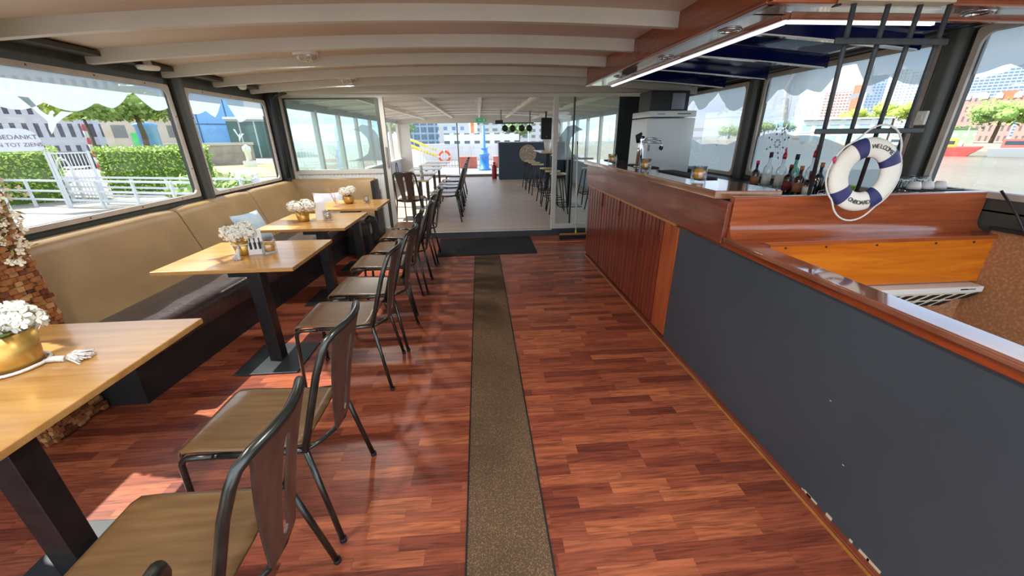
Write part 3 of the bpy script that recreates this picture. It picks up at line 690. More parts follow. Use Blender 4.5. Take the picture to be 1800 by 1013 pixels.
# ---- pedestal tables
def table(cx, cy, sx, sy, post, label):
    t = thing('dining_table', label, 'table', (cx, cy, 0), 0, 'oak pedestal tables along the bench')
    MB().box(-sx/2, sx/2, -sy/2, sy/2, .728, .757).build('tabletop', OAK, t, bevel=.004)
    px, py = post[0]-cx, post[1]-cy
    MB().box(px-.045, px+.045, py-.045, py+.045, .012, .70).build('post', BLK, t, bevel=.004)
    MB().box(px-.225, px+.225, py-.215, py+.215, 0, .012).build('base_plate', PLATE, t, bevel=.004)
    MB().box(px-.16, px+.05, py-.05, py+.16, .70, .728).build('mounting_plate', BLK, t)
    return t
TB = [table(-1.845, 1.40, .83, .90, (-1.63, 1.13), 'oak table nearest the camera with black post, cut off at the left edge'),
      table(-1.80, 3.02, .94, .78, (-1.61, 2.68), 'oak pedestal table with flowers, menu card and amber candle, second from the camera'),
      table(-1.80, 4.28, .87, .84, (-1.61, 3.90), 'oak pedestal table, third from the camera, in front of the pale blue cushion'),
      table(-1.72, 5.33, .82, .76, (-1.60, 4.95), 'oak pedestal table farthest from the camera, near the glazed partition')]

# ---- stacking chairs
def make_chair(label):
    t = thing('dining_chair', label, 'chair', (0, 0, 0), 0, 'metal chairs along the aisle')
    r = .0115
    def bend(P, n=5, rad=.045):
        P = [Vector(p) for p in P]; o = [P[0]]
        for i in range(1, len(P)-1):
            a = (P[i-1]-P[i]); c = (P[i+1]-P[i]); k = min(rad, a.length*.45, c.length*.45); a.normalize(); c.normalize()
            for j in range(n+1):
                u = j/n; o.append((P[i]+a*k)*(1-u)**2+P[i]*2*u*(1-u)+(P[i]+c*k)*u*u)
        return o+[P[-1]]
    for s in (-1, 1):
        MB().tube(bend([(-.27, .205*s, 0.012), (-.245, .20*s, .462), (-.10, .20*s, .466)]), r, 10).build('leg', CHAIRF, t)
        MB().tube(bend([(.225, .198*s, .475), (.30, .235*s, .012)]), r, 10).build('leg', CHAIRF, t)
        MB().tube([(-.12, .20*s, .466), (.06, .20*s, .462), (.235, .20*s, .475)], r, 10).build('side_rail', CHAIRF, t)
        MB().cyl(-.271, .205*s, 0, .018, .0145, 12).build('foot_cap', RUBBER, t); MB().cyl(.302, .236*s, 0, .018, .0145, 12).build('foot_cap', RUBBER, t)
    # inverted U back frame with bowed top rail
    P = [(.225, -.20, .47), (.27, -.196, .62), (.325, -.188, .80), (.36, -.180, .89), (.375, -.165, .925), (.392, -.13, .942), (.41, -.07, .946), (.418, 0, .946),
         (.41, .07, .946), (.392, .13, .942), (.375, .165, .925), (.36, .180, .89), (.325, .188, .80), (.27, .196, .62), (.225, .20, .47)]
    MB().tube(P, .014, 12).build('back_frame', CHAIRF, t)
    MB().tube([(.228, -.198, .475), (.262, -.15, .468), (.29, -.08, .462), (.30, 0, .46), (.29, .08, .462), (.262, .15, .468), (.228, .198, .475)], .010, 10).build('lower_rail', CHAIRF, t)
    # curved plywood back, tapering to the bottom, centre slot
    def bx(v, h):  # lateral v, height h -> x of the sheet
        top = .414-.9*v*v; bot = .298-1.1*v*v; u = (h-.46)/(.94-.46)
        return bot+(top-bot)*(u**.9 if u > 0 else 0)+.014*math.sin(math.pi*max(0, min(1, u)))*-1
    b = MB(); th = .008
    hs = [.455, .495, .52, .58, .66, .74, .82, .86, .89, .935]
    def half(h): u = (h-.46)/.46; return .078+.066*u
    for s in (-1, 1):
        for xo in (0, th):
            rows = []
            for h in hs:
                w_ = half(h); inner = .016 if .50 < h < .88 else .0005
                rows.append([(bx(s*(inner+(w_-inner)*k/5), h)+xo, s*(inner+(w_-inner)*k/5), h) for k in range(6)])
            b.grid(rows, False)
            if xo == 0: R0 = rows
            else:
                b.strip([r_[-1] for r_ in R0], [r_[-1] for r_ in rows], False); b.strip([r_[0] for r_ in R0], [r_[0] for r_ in rows], False)
    b.build('backrest', CHAIRB, t)
    # seat, waterfall front
    rows = []
    prof = [(-.262, .442), (-.268, .458), (-.258, .474), (-.235, .484), (-.17, .488), (-.06, .482), (.08, .478), (.17, .482), (.215, .488)]
    for x, z in prof:
        wv = .195 if x < .15 else .185
        if x < -.25: wv = .178
        rows.append([(x, wv*q, z-.006*(1-q*q)*(1 if x > -.2 else 0)) for q in (-1, -.9, -.5, 0, .5, .9, 1)])
    o = MB().grid(rows).build('seat', CHAIRS, t, solid=.010)
    MB().box(-.10, -.07, -.19, .19, .452, .468).box(.12, .15, -.19, .19, .452, .470).build('seat_bracket', BLK, t)
    return t
CH = [(.30, 'metal chair closest to the camera, only its top rail showing at the bottom edge', 0),
      (.83, 'metal chair with brown seat cut off by the bottom edge, beside the nearest table', 0),
      (1.40, 'metal chair with brown seat behind the one cut off by the bottom edge', 0),
      (2.43, 'metal chair in front of the second table, the nearer of its pair', 0),
      (2.945, 'metal chair at the second table, the farther of its pair', 0),
      (3.60, 'metal chair at the third table, the nearer of its pair', 0),
      (4.10, 'metal chair at the third table, the farther of its pair', 0),
      (4.68, 'metal chair at the fourth table, the nearer of its pair', 0),
      (5.18, 'metal chair farthest down the row, just before the step', 0)]
ch0 = make_chair(CH[0][1])
for i, (y, l, a) in enumerate(CH):
    c = ch0 if i == 0 else copy_tree(ch0, label=l)
    c.location = (-.945+(0, .01, .005, -.01, .02, -.015, .03, .0, .03)[i], y, 0); c.rotation_euler = (0, 0, R((0, 1, -1, 1, -1, .5, 1, -1, 1)[i]))

# ---- flower pots
def floret(b, c, nrm, s, rnd):
    n = Vector(nrm).normalized(); u = n.orthogonal().normalized(); v = n.cross(u); a0 = rnd.random()*6.3
    for k in range(4):
        a = a0+k*math.pi/2; d = u*math.cos(a)+v*math.sin(a); q = n.cross(d); c_ = Vector(c)
        tipz = n*(s*rnd.uniform(.1, .5))
        P = [c_, c_+d*s*.55+q*s*.42+tipz*.6, c_+d*s*1.0+q*s*.2+tipz, c_+d*s*1.0-q*s*.2+tipz, c_+d*s*.55-q*s*.42+tipz*.6]
        b._add([tuple(p) for p in P], [(0, 1, 2), (0, 2, 3), (0, 3, 4)], False)
def flower_pot(loc, pr, ph, heads, label, rope=None, seed=1, fl=.014, n=110, round_=False):
    t = thing('flower_pot', label, 'flower pot', loc, 0, 'gold pots of white flowers'); rnd = random.Random(seed)
    if round_: prof = [(.0, .0), (pr*.6, 0), (pr*.92, ph*.2), (pr, ph*.5), (pr*.93, ph*.85), (pr*.88, ph), (pr*.82, ph), (pr*.85, ph*.8), (0, ph*.8)]
    else: prof = [(0, 0), (pr*.78, 0), (pr*.82, .004), (pr, ph), (pr*.95, ph), (pr*.9, ph*.86), (0, ph*.86)]
    MB().lathe(prof, 36).build('pot', GOLD, t)
    for hx, hy, hz, hr in heads:
        b = MB()
        b.lathe([(hr*.55*math.sin(R(a)), -hr*.5*math.cos(R(a))) for a in range(0, 181, 30)], 12, (hx, hy, hz))
        for k in range(n):
            d = Vector((rnd.gauss(0, 1), rnd.gauss(0, 1), rnd.gauss(.25, 1))).normalized()
            p = Vector((hx, hy, hz))+Vector((d.x*hr, d.y*hr, d.z*hr*.78))*rnd.uniform(.82, 1.04)
            floret(b, p, d, fl*rnd.uniform(.8, 1.3), rnd)
        h = b.build('flower_head', PETAL, t)
    b = MB()
    for k in range(7):
        a = rnd.random()*6.3; d = Vector((math.cos(a), math.sin(a), .15)); p = Vector((0, 0, ph*.98))+d*pr*.5; q = Vector((-d.y, d.x, 0)); L = pr*.75
        b._add([tuple(p), tuple(p+d*L*.5+q*L*.2), tuple(p+d*L), tuple(p+d*L*.5-q*L*.2)], [(0, 1, 2, 3)])
    b.build('leaves', LEAFG, t)
    if rope:
        z = rope[0]; rr_ = rope[1]
        P = [(rr_*math.cos(R(a)), rr_*math.sin(R(a)), z+.002*math.sin(a)) for a in range(0, 360, 12)]
        ro = MB().tube(P, .0062 if pr > .08 else .005, 8, closed=True).build('rope', ROPE, t)
        b = MB(); tx, ty, L = rope[2]
        d = Vector((tx, ty, 0)).normalized(); st = Vector((d.x*rr_, d.y*rr_, z)); en = st+d*L*.45; en.z = .012
        b.tube([st, (st+en)/2+Vector((0, 0, .006)), en], [.008, .012, .013], 10)
        for k in range(54):
            a = rnd.uniform(-.6, .6); dd = Vector((d.x*math.cos(a)-d.y*math.sin(a), d.x*math.sin(a)+d.y*math.cos(a), 0))
            e1 = en+dd*L*rnd.uniform(.3, .6); e1.z = rnd.uniform(.003, .028)
            b.tube([en, (en+e1)/2+Vector((0, 0, rnd.uniform(0, .018))), e1], .0036, 5)
        b.build('tassel', ROPE, ro)
    return t
flower_pot((-1.88, 1.45, .757), .098, .155, [(-.06, -.02, .19, .075), (.02, .05, .20, .07), (-.02, -.08, .18, .07), (.085, .03, .19, .05)], 'large gold pot of white blossoms on the nearest table, at the left edge', (.012, .096, (1, .18, .15)), 1, .026, 34)
flower_pot((-1.86, 3.02, .757), .066, .11, [(-.06, -.01, .17, .068), (.025, .03, .19, .070), (.0, -.06, .165, .060), (.075, -.01, .165, .05)], 'gold pot of white hydrangeas tied with rope on the second table', (.085, .069, (.2, -1, .12)), 2)
flower_pot((-1.92, 4.26, .757), .068, .105, [(-.07, .0, .16, .07), (.03, .04, .17, .07), (.09, -.02, .165, .065), (0, -.05, .16, .06)], 'gold pot of white hydrangeas on the third table', None, 3)
flower_pot((-1.79, 5.40, .757), .07, .10, [(-.05, 0, .16, .062), (.04, .02, .175, .065), (.0, -.05, .155, .05)], 'round gold pot of white flowers on the farthest table', None, 4, round_=True)

# ---- candle glasses, menu stand
def glass_cup(name, loc, r, h, fill, label, grp, ribs=12, cat='candle glass'):
    t = thing(name, label, cat, loc, 0, grp)
    n = 48; rows = []
    for z, k in ((0, .93), (.008, 1), (h*.5, 1), (h, 1.0), (h, .86), (h*.5, .84), (h*.16, .82), (h*.16, .0)):
        rows.append([((r*k*(1+(.035*math.cos(a*2*math.pi/n*ribs) if k > .9 else 0)))*math.cos(a*2*math.pi/n), (r*k*(1+(.035*math.cos(a*2*math.pi/n*ribs) if k > .9 else 0)))*math.sin(a*2*math.pi/n), z) for a in range(n)])
    MB().grid(rows, True, True).build('glass', CLEAR, t)
    if fill:
        MB().lathe([(0, h*.2), (r*.72, h*.2), (r*.74, h*.55), (r*.72, h*.82), (r*.5, h*.84), (0, h*.82)], 24).build('candle', fill, t)
    return t
glass_cup('candle_glass', (-1.67, 3.03, .757), .052, .10, AMBER, 'square-looking glass with amber candle beside the menu card on the second table', 'amber candle glasses', 8)
glass_cup('candle_glass', (1.58, 2.74, 1.275), .052, .104, AMBER, 'ribbed amber candle glass on the bar, nearest the camera', 'amber candle glasses')
glass_cup('candle_glass', (1.575, 3.68, 1.275), .052, .104, AMBER, 'amber candle glass on the bar, middle of the three', 'amber candle glasses')
glass_cup('candle_glass', (1.58, 4.66, 1.275), .052, .104, AMBER, 'amber candle glass at the far end of the bar', 'amber candle glasses')
SILVW = M('silver_holder', (205, 198, 200), .25, .6)
glass_cup('candle_glass', (-1.66, 4.26, .757), .048, .105, SILVW, 'silvery ribbed holder beside the flowers on the third table', 'silvery candle glasses')
glass_cup('candle_glass', (-1.55, 5.40, .757), .045, .095, SILVW, 'silvery ribbed holder at the right end of the farthest table', 'silvery candle glasses')
ms = thing('menu_stand', 'white menu card standing on the second table between flowers and amber candle', 'menu', (-1.755, 3.00, .757), R(12)); ms.scale = (1.2, 1.2, 1.25)
MB().hexa([(-.045, -.004, 0), (.045, -.004, 0), (.045, .0, 0), (-.045, .0, 0)], [(-.045, .020, .15), (.045, .020, .15), (.045, .024, .15), (-.045, .024, .15)]).build('card', WHITE, ms)
b = MB()
for x in (-.026, .0, .026):
    b.box(x-.007, x+.007, .001, .004, .03, .075); b.box(x-.003, x+.003, .006, .012, .075, .10)
b.build('printed_bottles', INK, ms)
b = MB(); b.T = Matrix.Translation((0, .0135, .128)) @ Matrix.Rotation(R(81), 4, 'X'); b.box(-.018, .018, -.006, .006, .004, .0055); b.build('heading_mark', M('print_grey', (120, 120, 130), .7), ms)
m3 = thing('menu_stand', 'white menu card standing on the third table behind the silvery holder', 'menu', (-1.75, 4.31, .757), R(10)); m3.scale = (1.2, 1.2, 1.25)
MB().hexa([(-.045, -.004, 0), (.045, -.004, 0), (.045, .0, 0), (-.045, .0, 0)], [(-.045, .020, .15), (.045, .020, .15), (.045, .024, .15), (-.045, .024, .15)]).build('card', WHITE, m3)
# reed diffuser on the farthest table
dfz = thing('reed_diffuser', 'small jar with thin wooden sticks beside the flowers on the farthest table', 'diffuser', (-1.95, 5.36, .757))
MB().lathe([(0, 0), (.026, 0), (.028, .05), (.014, .065), (.014, .08)], 20).build('jar', CLEAR, dfz)
for k, (dx, dy) in enumerate(((-.09, .02), (-.06, -.03), (-.11, -.01), (-.02, .04))): MB().tube([(0, 0, .01), (dx*.9, dy, .21)], .0022, 6).build('stick', OAKE, dfz)

# ---- mosaic-wood pillar with flower garland, left foreground
pl = thing('mosaic_pillar', 'pillar clad in small brown wooden blocks at the left edge', 'pillar', (-2.66, 2.02, 0))
lb(local(pl, MB().box(-2.9, -2.455, 1.87, 2.185, 0, 2.2)), 'core', M('pillar_core', (58, 32, 16), .8), pl)
BLKW = [wood('block_wood_%s' % a, c1, c2, 0, 9, .6, 0) for a, c1, c2 in (('dark', (92, 52, 28), (120, 70, 40)), ('mid', (140, 88, 48), (168, 108, 62)), ('pale', (170, 124, 78), (196, 150, 100)))]
bs = [MB(), MB(), MB()]; rnd = random.Random(5)
z = .01; rowi = 0
while z < 2.15:
    for face in (0, 1, 2):
        u = 0 if rowi % 2 else -.018
        L = .315 if face == 0 else .445
        while u < L:
            wdt = .034; dep = rnd.choice((.004, .012, .02, .028)); a = max(0, u+.002); c = min(L, u+wdt)
            if c-a > .006:
                bb_ = bs[rnd.choice((0, 1, 1, 2))]
                if face == 0: bb_.box(-2.455, -2.455+dep, 1.87+a, 1.87+c, z, z+.024)
                elif face == 1: bb_.box(-2.9+a, -2.9+c, 1.87-dep, 1.87, z, z+.024)
                else: bb_.box(-2.9+a, -2.9+c, 2.185, 2.185+dep*.6, z, z+.024)
            u += wdt+.003
    z += .0265; rowi += 1
for k in range(3): lb(local(pl, bs[k]), 'block_cladding', BLKW[k], pl)
gl = MB(); rnd = random.Random(9)
for k in range(430):
    h = rnd.random(); z = 1.0+1.1*h; c = Vector((-2.43+rnd.gauss(0, .035), 2.10+rnd.gauss(.02, .05)*(.6+h), z))
    d = Vector((1, rnd.gauss(0, .8), rnd.gauss(0, .8))); floret(gl, c, d, rnd.uniform(.012, .022), rnd)
ga = thing('flower_garland', 'garland of pale dried blossoms hanging down the mosaic wood pillar', 'garland', (-2.43, 2.12, 1.0))
lb(local(ga, gl), 'blossoms', M('cream_petal', (226, 218, 190), .7), ga)
gl = MB()
for k in range(160):
    h = rnd.random(); z = 1.02+1.08*h; c = Vector((-2.44+rnd.gauss(0, .03), 2.10+rnd.gauss(0, .05), z)); d = Vector((rnd.gauss(.3, .6), rnd.gauss(0, 1), rnd.gauss(-.2, 1))).normalized(); q = d.orthogonal().normalized()
    gl._add([tuple(c), tuple(c+d*.02+q*.006), tuple(c+d*.045), tuple(c+d*.02-q*.006)], [(0, 1, 2, 3)])
lb(local(ga, gl), 'dry_leaves', M('dry_leaf', (130, 120, 62), .8), ga)

# ================================================================ ON AND OVER THE BAR
def bar_mat(y0, y1, lab):
    t = tag(MB().box(1.645, 1.795, y0, y1, 1.276, 1.286).build('bar_mat', M('bar_mat_black', (24, 24, 26), .6, bump=(300, .4)), bevel=.003), lab, 'bar mat', 'black bar mats')
bar_mat(2.84, 3.55, 'black rubber mat on the bar nearest the camera'); bar_mat(3.85, 4.35, 'black rubber mat on the bar beside the beer tap'); bar_mat(4.75, 5.2, 'black rubber mat at the far end of the bar')
bt = thing('beer_tap', 'chrome beer tap column with two taps on the bar', 'beer tap', (1.66, 4.05, 1.275))
MB().lathe([(.055, 0), (.055, .012), (.035, .02), (.032, .25), (.036, .27), (.03, .30), (0, .305)], 24).build('column', CHROME, bt)
MB().tube([(-.03, 0, .24), (-.045, -.01, .30), (-.01, -.02, .33)], [.02, .028, .012], 14).build('handle', RUBBER, bt)
for k in (0, 1):
    z = .27-.022*k
    tp = MB().tube([(.02, -.01, z), (.12, -.02, z+.006-.012*k), (.20, -.02, z-.01)], [.011, .010, .009], 12).build('tap', CHROME, bt)
    if k: MB().tube([(.20, -.02, z-.008), (.215, -.02, z-.04), (.215, -.02, z-.085)], .006, 10).build('spout', CHROME, tp)
# bottles on the back bar
def bottle(loc, r, h, body, label, capc, neck=.33, labelc=None, pour=None):
    t = thing('liquor_bottle', label, 'bottle', loc, 0, 'liquor bottles on the back bar')
    hb = h*(1-neck)
    MB().lathe([(0, 0), (r*.95, 0), (r, .01), (r, hb*.88), (r*.85, hb*.95), (r*.35, hb*1.08), (r*.32, h*.97), (0, h*.97)], 24).build('glass_body', body, t)
    MB().lathe([(r*.40, h*.86), (r*.40, h), (0, h)], 16).build('cap', capc, t)
    if labelc: MB().lathe([(r*1.015, hb*.2), (r*1.015, hb*.68)], 24).build('paper_label', labelc, t)
    if pour:
        MB().tube([(0, 0, h), (0, 0, h+.02), (-.012, -.012, h+.05)], [.012, .008, .005], 8).build('pourer', pour, t)
    return t
GREENG = glass_mat('green_bottle_glass', (.35, .62, .5), .2); BRG = glass_mat('brown_bottle_glass', (.30, .12, .04), .2); DKG = M('dark_bottle', (24, 24, 26), .15, coat=1)
LBW = M('label_white', (214, 216, 208), .6); LBT = M('label_tan', (160, 110, 70), .6); LBR = M('label_red', (120, 42, 36), .6)
B = [((2.66, 3.62), .036, .25, DKG, 'short black bottle, leftmost of the liquor bottles', PINK, LBT, None),
     ((2.70, 3.52), .038, .33, CLEAR, 'clear bottle with black cap beside the short black bottle', INK, LBW, None),
     ((2.74, 3.40), .040, .32, CLEAR, 'clear bottle with bright pink pourer and white label, left one', RED, LBW, PINK),
     ((2.78, 3.30), .040, .32, GREENG, 'pale green bottle with dark cap in the bottle row', INK, LBW, None),
     ((2.68, 3.22), .038, .24, BRG, 'brown bottle with red label in the bottle row', LBR, LBR, None),
     ((2.80, 3.14), .040, .35, CLEAR, 'tall clear bottle with pink pourer, right one', RED, None, PINK),
     ((2.66, 3.08), .037, .24, BRG, 'brown bottle with grey label in front of the tall clear one', LBT, LBT, None),
     ((2.76, 3.00), .036, .27, DKG, 'dark bottle with gold neck in the bottle row', LBT, None, None),
     ((2.64, 2.95), .036, .21, BRG, 'small brown bottle with pale label near the rightmost end', LBR, LBW, None),
     ((2.75, 2.88), .036, .25, BRG, 'brown bottle with orange cap, rightmost of the row', M('orange_cap', (176, 80, 30), .5), None, None)]
for (x, y), r_, h, m_, l, cp, lc, pr_ in B: bottle((x, y, 1.10), r_, h, m_, l, cp, .36, lc, pr_)
# things behind the life ring
jg = []
for i, (x, y, l) in enumerate(((2.84, 2.42, 'left clear glass jug on the back bar right of the life ring'), (2.97, 2.44, 'right clear glass jug on the back bar right of the life ring'))):
    t = thing('glass_jug', l, 'jug', (x, y, 1.10), 0, 'clear glass jugs'); t.scale = (1.15, 1.15, 1.45)
    MB().lathe([(0, 0), (.042, 0), (.05, .02), (.05, .08), (.042, .13), (.046, .15), (.043, .15), (.040, .13), (.046, .07), (0, .012)], 28).build('body', CLEAR, t)
    MB().tube([(.044, 0, .13), (.075, 0, .12), (.08, 0, .07), (.048, 0, .04)], .005, 8).build('handle', CLEAR, t)
bk = thing('wire_rack', 'black wire rack of upturned cups at the right end of the back bar', 'rack', (2.9, 2.29, 1.1)); bk.scale = (1, 1, 1.35)
b = MB()
for k in range(7): b.tube([(-.14+k*.05, -.05, .11), (-.14+k*.05, .07, .11)], .003, 6)
for y in (-.05, .07): b.tube([(-.15, y, .11), (.17, y, .11)], .004, 6)
for x in (-.15, .17):
    for y in (-.05, .07): b.tube([(x, y, 0), (x, y, .11)], .004, 6)
b.build('frame', STEELB, bk)
cp0 = thing('white_cup', 'upturned white cup on the wire rack, leftmost', 'cup', (2.79, 2.30, 1.251), 0, 'upturned cups on the wire rack')
MB().lathe([(.036, 0), (.034, .02), (.024, .045), (0, .048)], 20).build('bowl', WHITE, cp0)
copy_tree(cp0, (2.88, 2.30, 1.251), label='upturned white cup on the wire rack, middle'); copy_tree(cp0, (2.97, 2.30, 1.251), label='upturned white cup on the wire rack, rightmost')
hp = thing('herb_glass', 'glass of lime green leaves seen through the life ring', 'herbs', (2.40, 2.5, 1.10))
hp.location = (2.56, 2.52, 1.10)
MB().lathe([(0, 0), (.035, 0), (.04, .09), (.037, .09), (.033, .01)], 20).build('glass', CLEAR, hp)
b = MB(); rnd = random.Random(4)
for k in range(26):
    a = rnd.random()*6.3; d = Vector((math.cos(a), math.sin(a), .7)).normalized(); p = Vector((0, 0, .08+rnd.random()*.05)); q = d.orthogonal().normalized(); L = .05
    b._add([tuple(p), tuple(p+d*L*.5+q*L*.3), tuple(p+d*L), tuple(p+d*L*.5-q*L*.3)], [(0, 1, 2, 3)])
b.build('leaves', M('lime_leaf', (150, 196, 40), .5), hp)
wf = thing('kettle', 'small steel pot seen through the life ring', 'pot', (2.44, 2.56, 1.10)) 
MB().lathe([(0, 0), (.05, 0), (.055, .07), (.045, .11), (0, .12)], 24).build('body', CHROME, wf); MB().tube([(.045, 0, .09), (.08, 0, .10), (.07, 0, .05)], .005, 8).build('handle', STEELB, wf)

# ---- ratline ladder of dark bars between bar and soffit
LAD = M('ladder_bar', (44, 50, 54), .5, 0, noise=30, col2=(58, 64, 68))
rl = thing('rope_ladder', 'decorative ship ladder of four dark bars and crossbars standing on the red-brown board', 'ladder', (2.0, 2.1, 1.25))
Tp = [1.675, 1.835, 1.985, 2.125]; Bt = [1.935, 2.085, 2.235, 2.41]
for k in range(4):
    lb(local(rl, MB().tube([(Bt[k], 2.142, 1.257), (Tp[k]-.047, 1.84, 2.11)], .0105, 10)), 'upright', LAD, rl)
lb(local(rl, MB().box(1.745, 2.355, 1.994, 2.008, 1.588, 1.614)), 'crossbar', LAD, rl, bevel=.005)
lb(local(rl, MB().box(1.60, 2.15, 1.853, 1.866, 1.962, 1.988)), 'crossbar', LAD, rl, bevel=.005)
lb(local(rl, MB().box(1.575, 2.06, 1.80, 1.87, 2.108, 2.132)), 'top_batten', M('pale_batten', (196, 184, 158), .5), rl, bevel=.004)
lb(local(rl, MB().tube([(1.58, 1.85, 2.11), (1.55, 1.85, 2.105), (1.53, 1.84, 2.095), (1.56, 1.83, 2.10)], .003, 6)), 'wire_end', STEELB, rl)

# ---- life ring
lr = thing('life_ring', 'white and navy life ring lettered WELCOME ONBOARD hanging from the dark ladder', 'life ring', (2.072, 1.975, 1.380))
lr.rotation_euler = (R(-4), 0, R(-2)); lr.scale = (.975,)*3
MB().torus(.145, .052, a0=0, a1=360, n=72, m=20, flat=.55).build('ring', RINGW, lr)
for a in (33, 115, 222, 301): MB().torus(.145, .0535, a0=a-12, a1=a+12, n=10, m=20, flat=.57).build('band', NAVYB, lr)
def ringtext(txt, amid, step, rr_, size, top):
    o = MB(); n = len(txt)
    for i, chh in enumerate(txt):
        a = amid-(i-(n-1)/2)*step*(1 if top else -1)
        vs, fs = text_geo(chh, size); rot = a-90 if top else a+90
        o.T = Matrix.Translation((rr_*math.cos(R(a)), -.0325, rr_*math.sin(R(a)))) @ Matrix.Rotation(R(-rot), 4, 'Y') @ Matrix.Rotation(R(90), 4, 'X')
        o._add(vs, fs)
    return o
ringtext('WELCOME', 72, 7.4, .139, .031, True).build('lettering', INK, lr)
ringtext('ONBOARD', 262, 7.2, .158, .031, False).build('lettering', INK, lr)
# grab rope through the bands and up over the crossbar
P = []
RO = .20
for a in range(33, 361+33, 6):
    aa = a % 360
    # distance of the rope from the ring edge bulges between the bands
    knots = [33, 115, 222, 301, 393]
    for k0, k1 in zip(knots[:-1], knots[1:]):
        if k0 <= a <= k1: u = (a-k0)/(k1-k0); sag = math.sin(math.pi*u); kk = (k0, k1); break
    amp = {33: .060, 115: .016, 222: .048, 301: .0}[kk[0]]
    P.append(((RO+.003+amp*sag)*math.cos(R(a)), -.004, (RO+.003+amp*sag)*math.sin(R(a))))
MB().tube(P, .0048, 8, closed=True).build('grab_rope', ROPE, lr)
MB().tube([(-.197, -.01, .065), (-.203, -.012, .085), (-.197, -.01, .10)], [.004, .009, .003], 8).build('pink_knot', PINK, lr)

# ---- ceiling lamps and small fittings
FILL_W = 7
def bulkhead(loc, label):
    t = thing('bulkhead_lamp', label, 'ceiling lamp', loc, 0, 'oval caged bulkhead lamps')
    def ov(rx, ry, z, n=28): return [(rx*math.cos(2*math.pi*k/n), ry*math.sin(2*math.pi*k/n), z) for k in range(n)]
    MB().grid([ov(.115, .062, 0), ov(.115, .062, -.018), ov(.10, .052, -.022), ov(.01, .01, -.022)], True, True).build('housing', WHITE, t)
    MB().grid([ov(.092, .045, -.02), ov(.088, .042, -.045), ov(.06, .028, -.062), ov(.005, .005, -.066)], True, True).build('lens', M('lens_glass', (170, 166, 152), .15, coat=1), t)
    b = MB()
    for x in (-.05, 0, .05): b.tube([(x, -.05, -.022), (x, -.035, -.062), (x, 0, -.074), (x, .035, -.062), (x, .05, -.022)], .0035, 6)
    b.tube([(-.10, 0, -.022), (-.07, 0, -.062), (0, 0, -.074), (.07, 0, -.062), (.10, 0, -.022)], .0035, 6)
    b.build('cage', WHITE, t)
    la = bpy.data.lights.new('fill_light', 'AREA'); la.shape = 'DISK'; la.size = .16; la.energy = FILL_W; la.color = (1, .97, .93)  # fill light added below each lamp to brighten the interior
    lo = bpy.data.objects.new('fill_light', la); COL.objects.link(lo); lo.parent = t; lo.location = (0, 0, -.085); return t
b1 = bulkhead((-1.50, 4.05, roofz(-1.5)-.012), 'oval caged bulkhead lamp on the ceiling, nearer and larger in view')
b2 = bulkhead((-1.62, 5.87, roofz(-1.6)-.10), 'oval caged bulkhead lamp above the left partition window'); b2.location = (-1.62, 5.60, roofz(-1.6)-.012)
for x_, y_, l_ in ((-1.4, 1.0, 'unseen bulkhead lamp added above the nearest table to lift the light'), (.35, 1.05, 'unseen bulkhead lamp added over the near aisle to lift the light')):
    bulkhead((x_, y_-.10, roofz(x_)-.012), l_)  # unseen extra lamps near the camera, added for brightness
tag(MB().tube([(-1.62, 4.08, 2.297), (-2.2, 4.12, 2.262), (-2.85, 4.14, 2.212)], .006, 8).build('cable_conduit', BEAM), 'thin painted conduit running left from the nearer bulkhead lamp', 'conduit')
for i, (x, y, l) in enumerate(((-2.72, 3.86, 'round white fitting at the top of the left wall, nearer one'), (-2.75, 5.28, 'white fitting at the top of the left wall near the corner'))):
    t = thing('ceiling_fitting', l, 'fitting', (x, y, 2.165), 0, 'white fittings on the left edge of the ceiling')
    MB().lathe([(.03, .05), (.03, 0), (.075, -.002), (.08, -.012), (.07, -.03), (0, -.034)] if i == 0 else [(.045, .05), (.045, -.01), (.03, -.035), (0, -.04)], 24).build('cover', WHITE, t)
sw = thing('switch_box', 'white plastic switch box on the dark pier right of the life ring', 'switch', (3.02, 2.60, 1.68))
MB().box(-.014, .005, -.035, .035, -.045, .045).build('case', WHITE, sw, bevel=.006); MB().box(-.018, -.013, -.012, .012, -.016, .016).build('rocker', M('rocker_cream', (216, 210, 196), .4), sw, bevel=.002)
# broom and bin by the doorway
br_ = thing('broom', 'push broom with white handle and black bristles leaning on the right glass panel', 'broom', (1.50, 6.03, 0))
MB().box(-.235, .235, -.03, .03, .065, .09).build('head_block', OAKE, br_, bevel=.006); MB().box(-.235, .235, -.032, .032, 0, .065).build('bristles', RUBBER, br_)
MB().tube([(.03, 0, .085), (.035, .02, .15)], [.016, .012], 10).build('socket', M('lime_plastic', (190, 200, 60), .5), br_)
MB().tube([(.034, .015, .14), (.05, .27, 1.45)], .0115, 12).build('handle', WHITE, br_); MB().tube([(.05, .27, 1.45), (.051, .278, 1.50)], [.012, .008], 10).build('tip', RUBBER, br_)
tag(MB().lathe([(0, 0), (.10, 0), (.12, .22), (.11, .22), (.095, .01)], 24, (1.84, 6.16, 0)).build('waste_bin', M('pale_plastic_bin', (168, 172, 176), .5)), 'pale grey bin behind the broom at the end of the bar', 'bin')

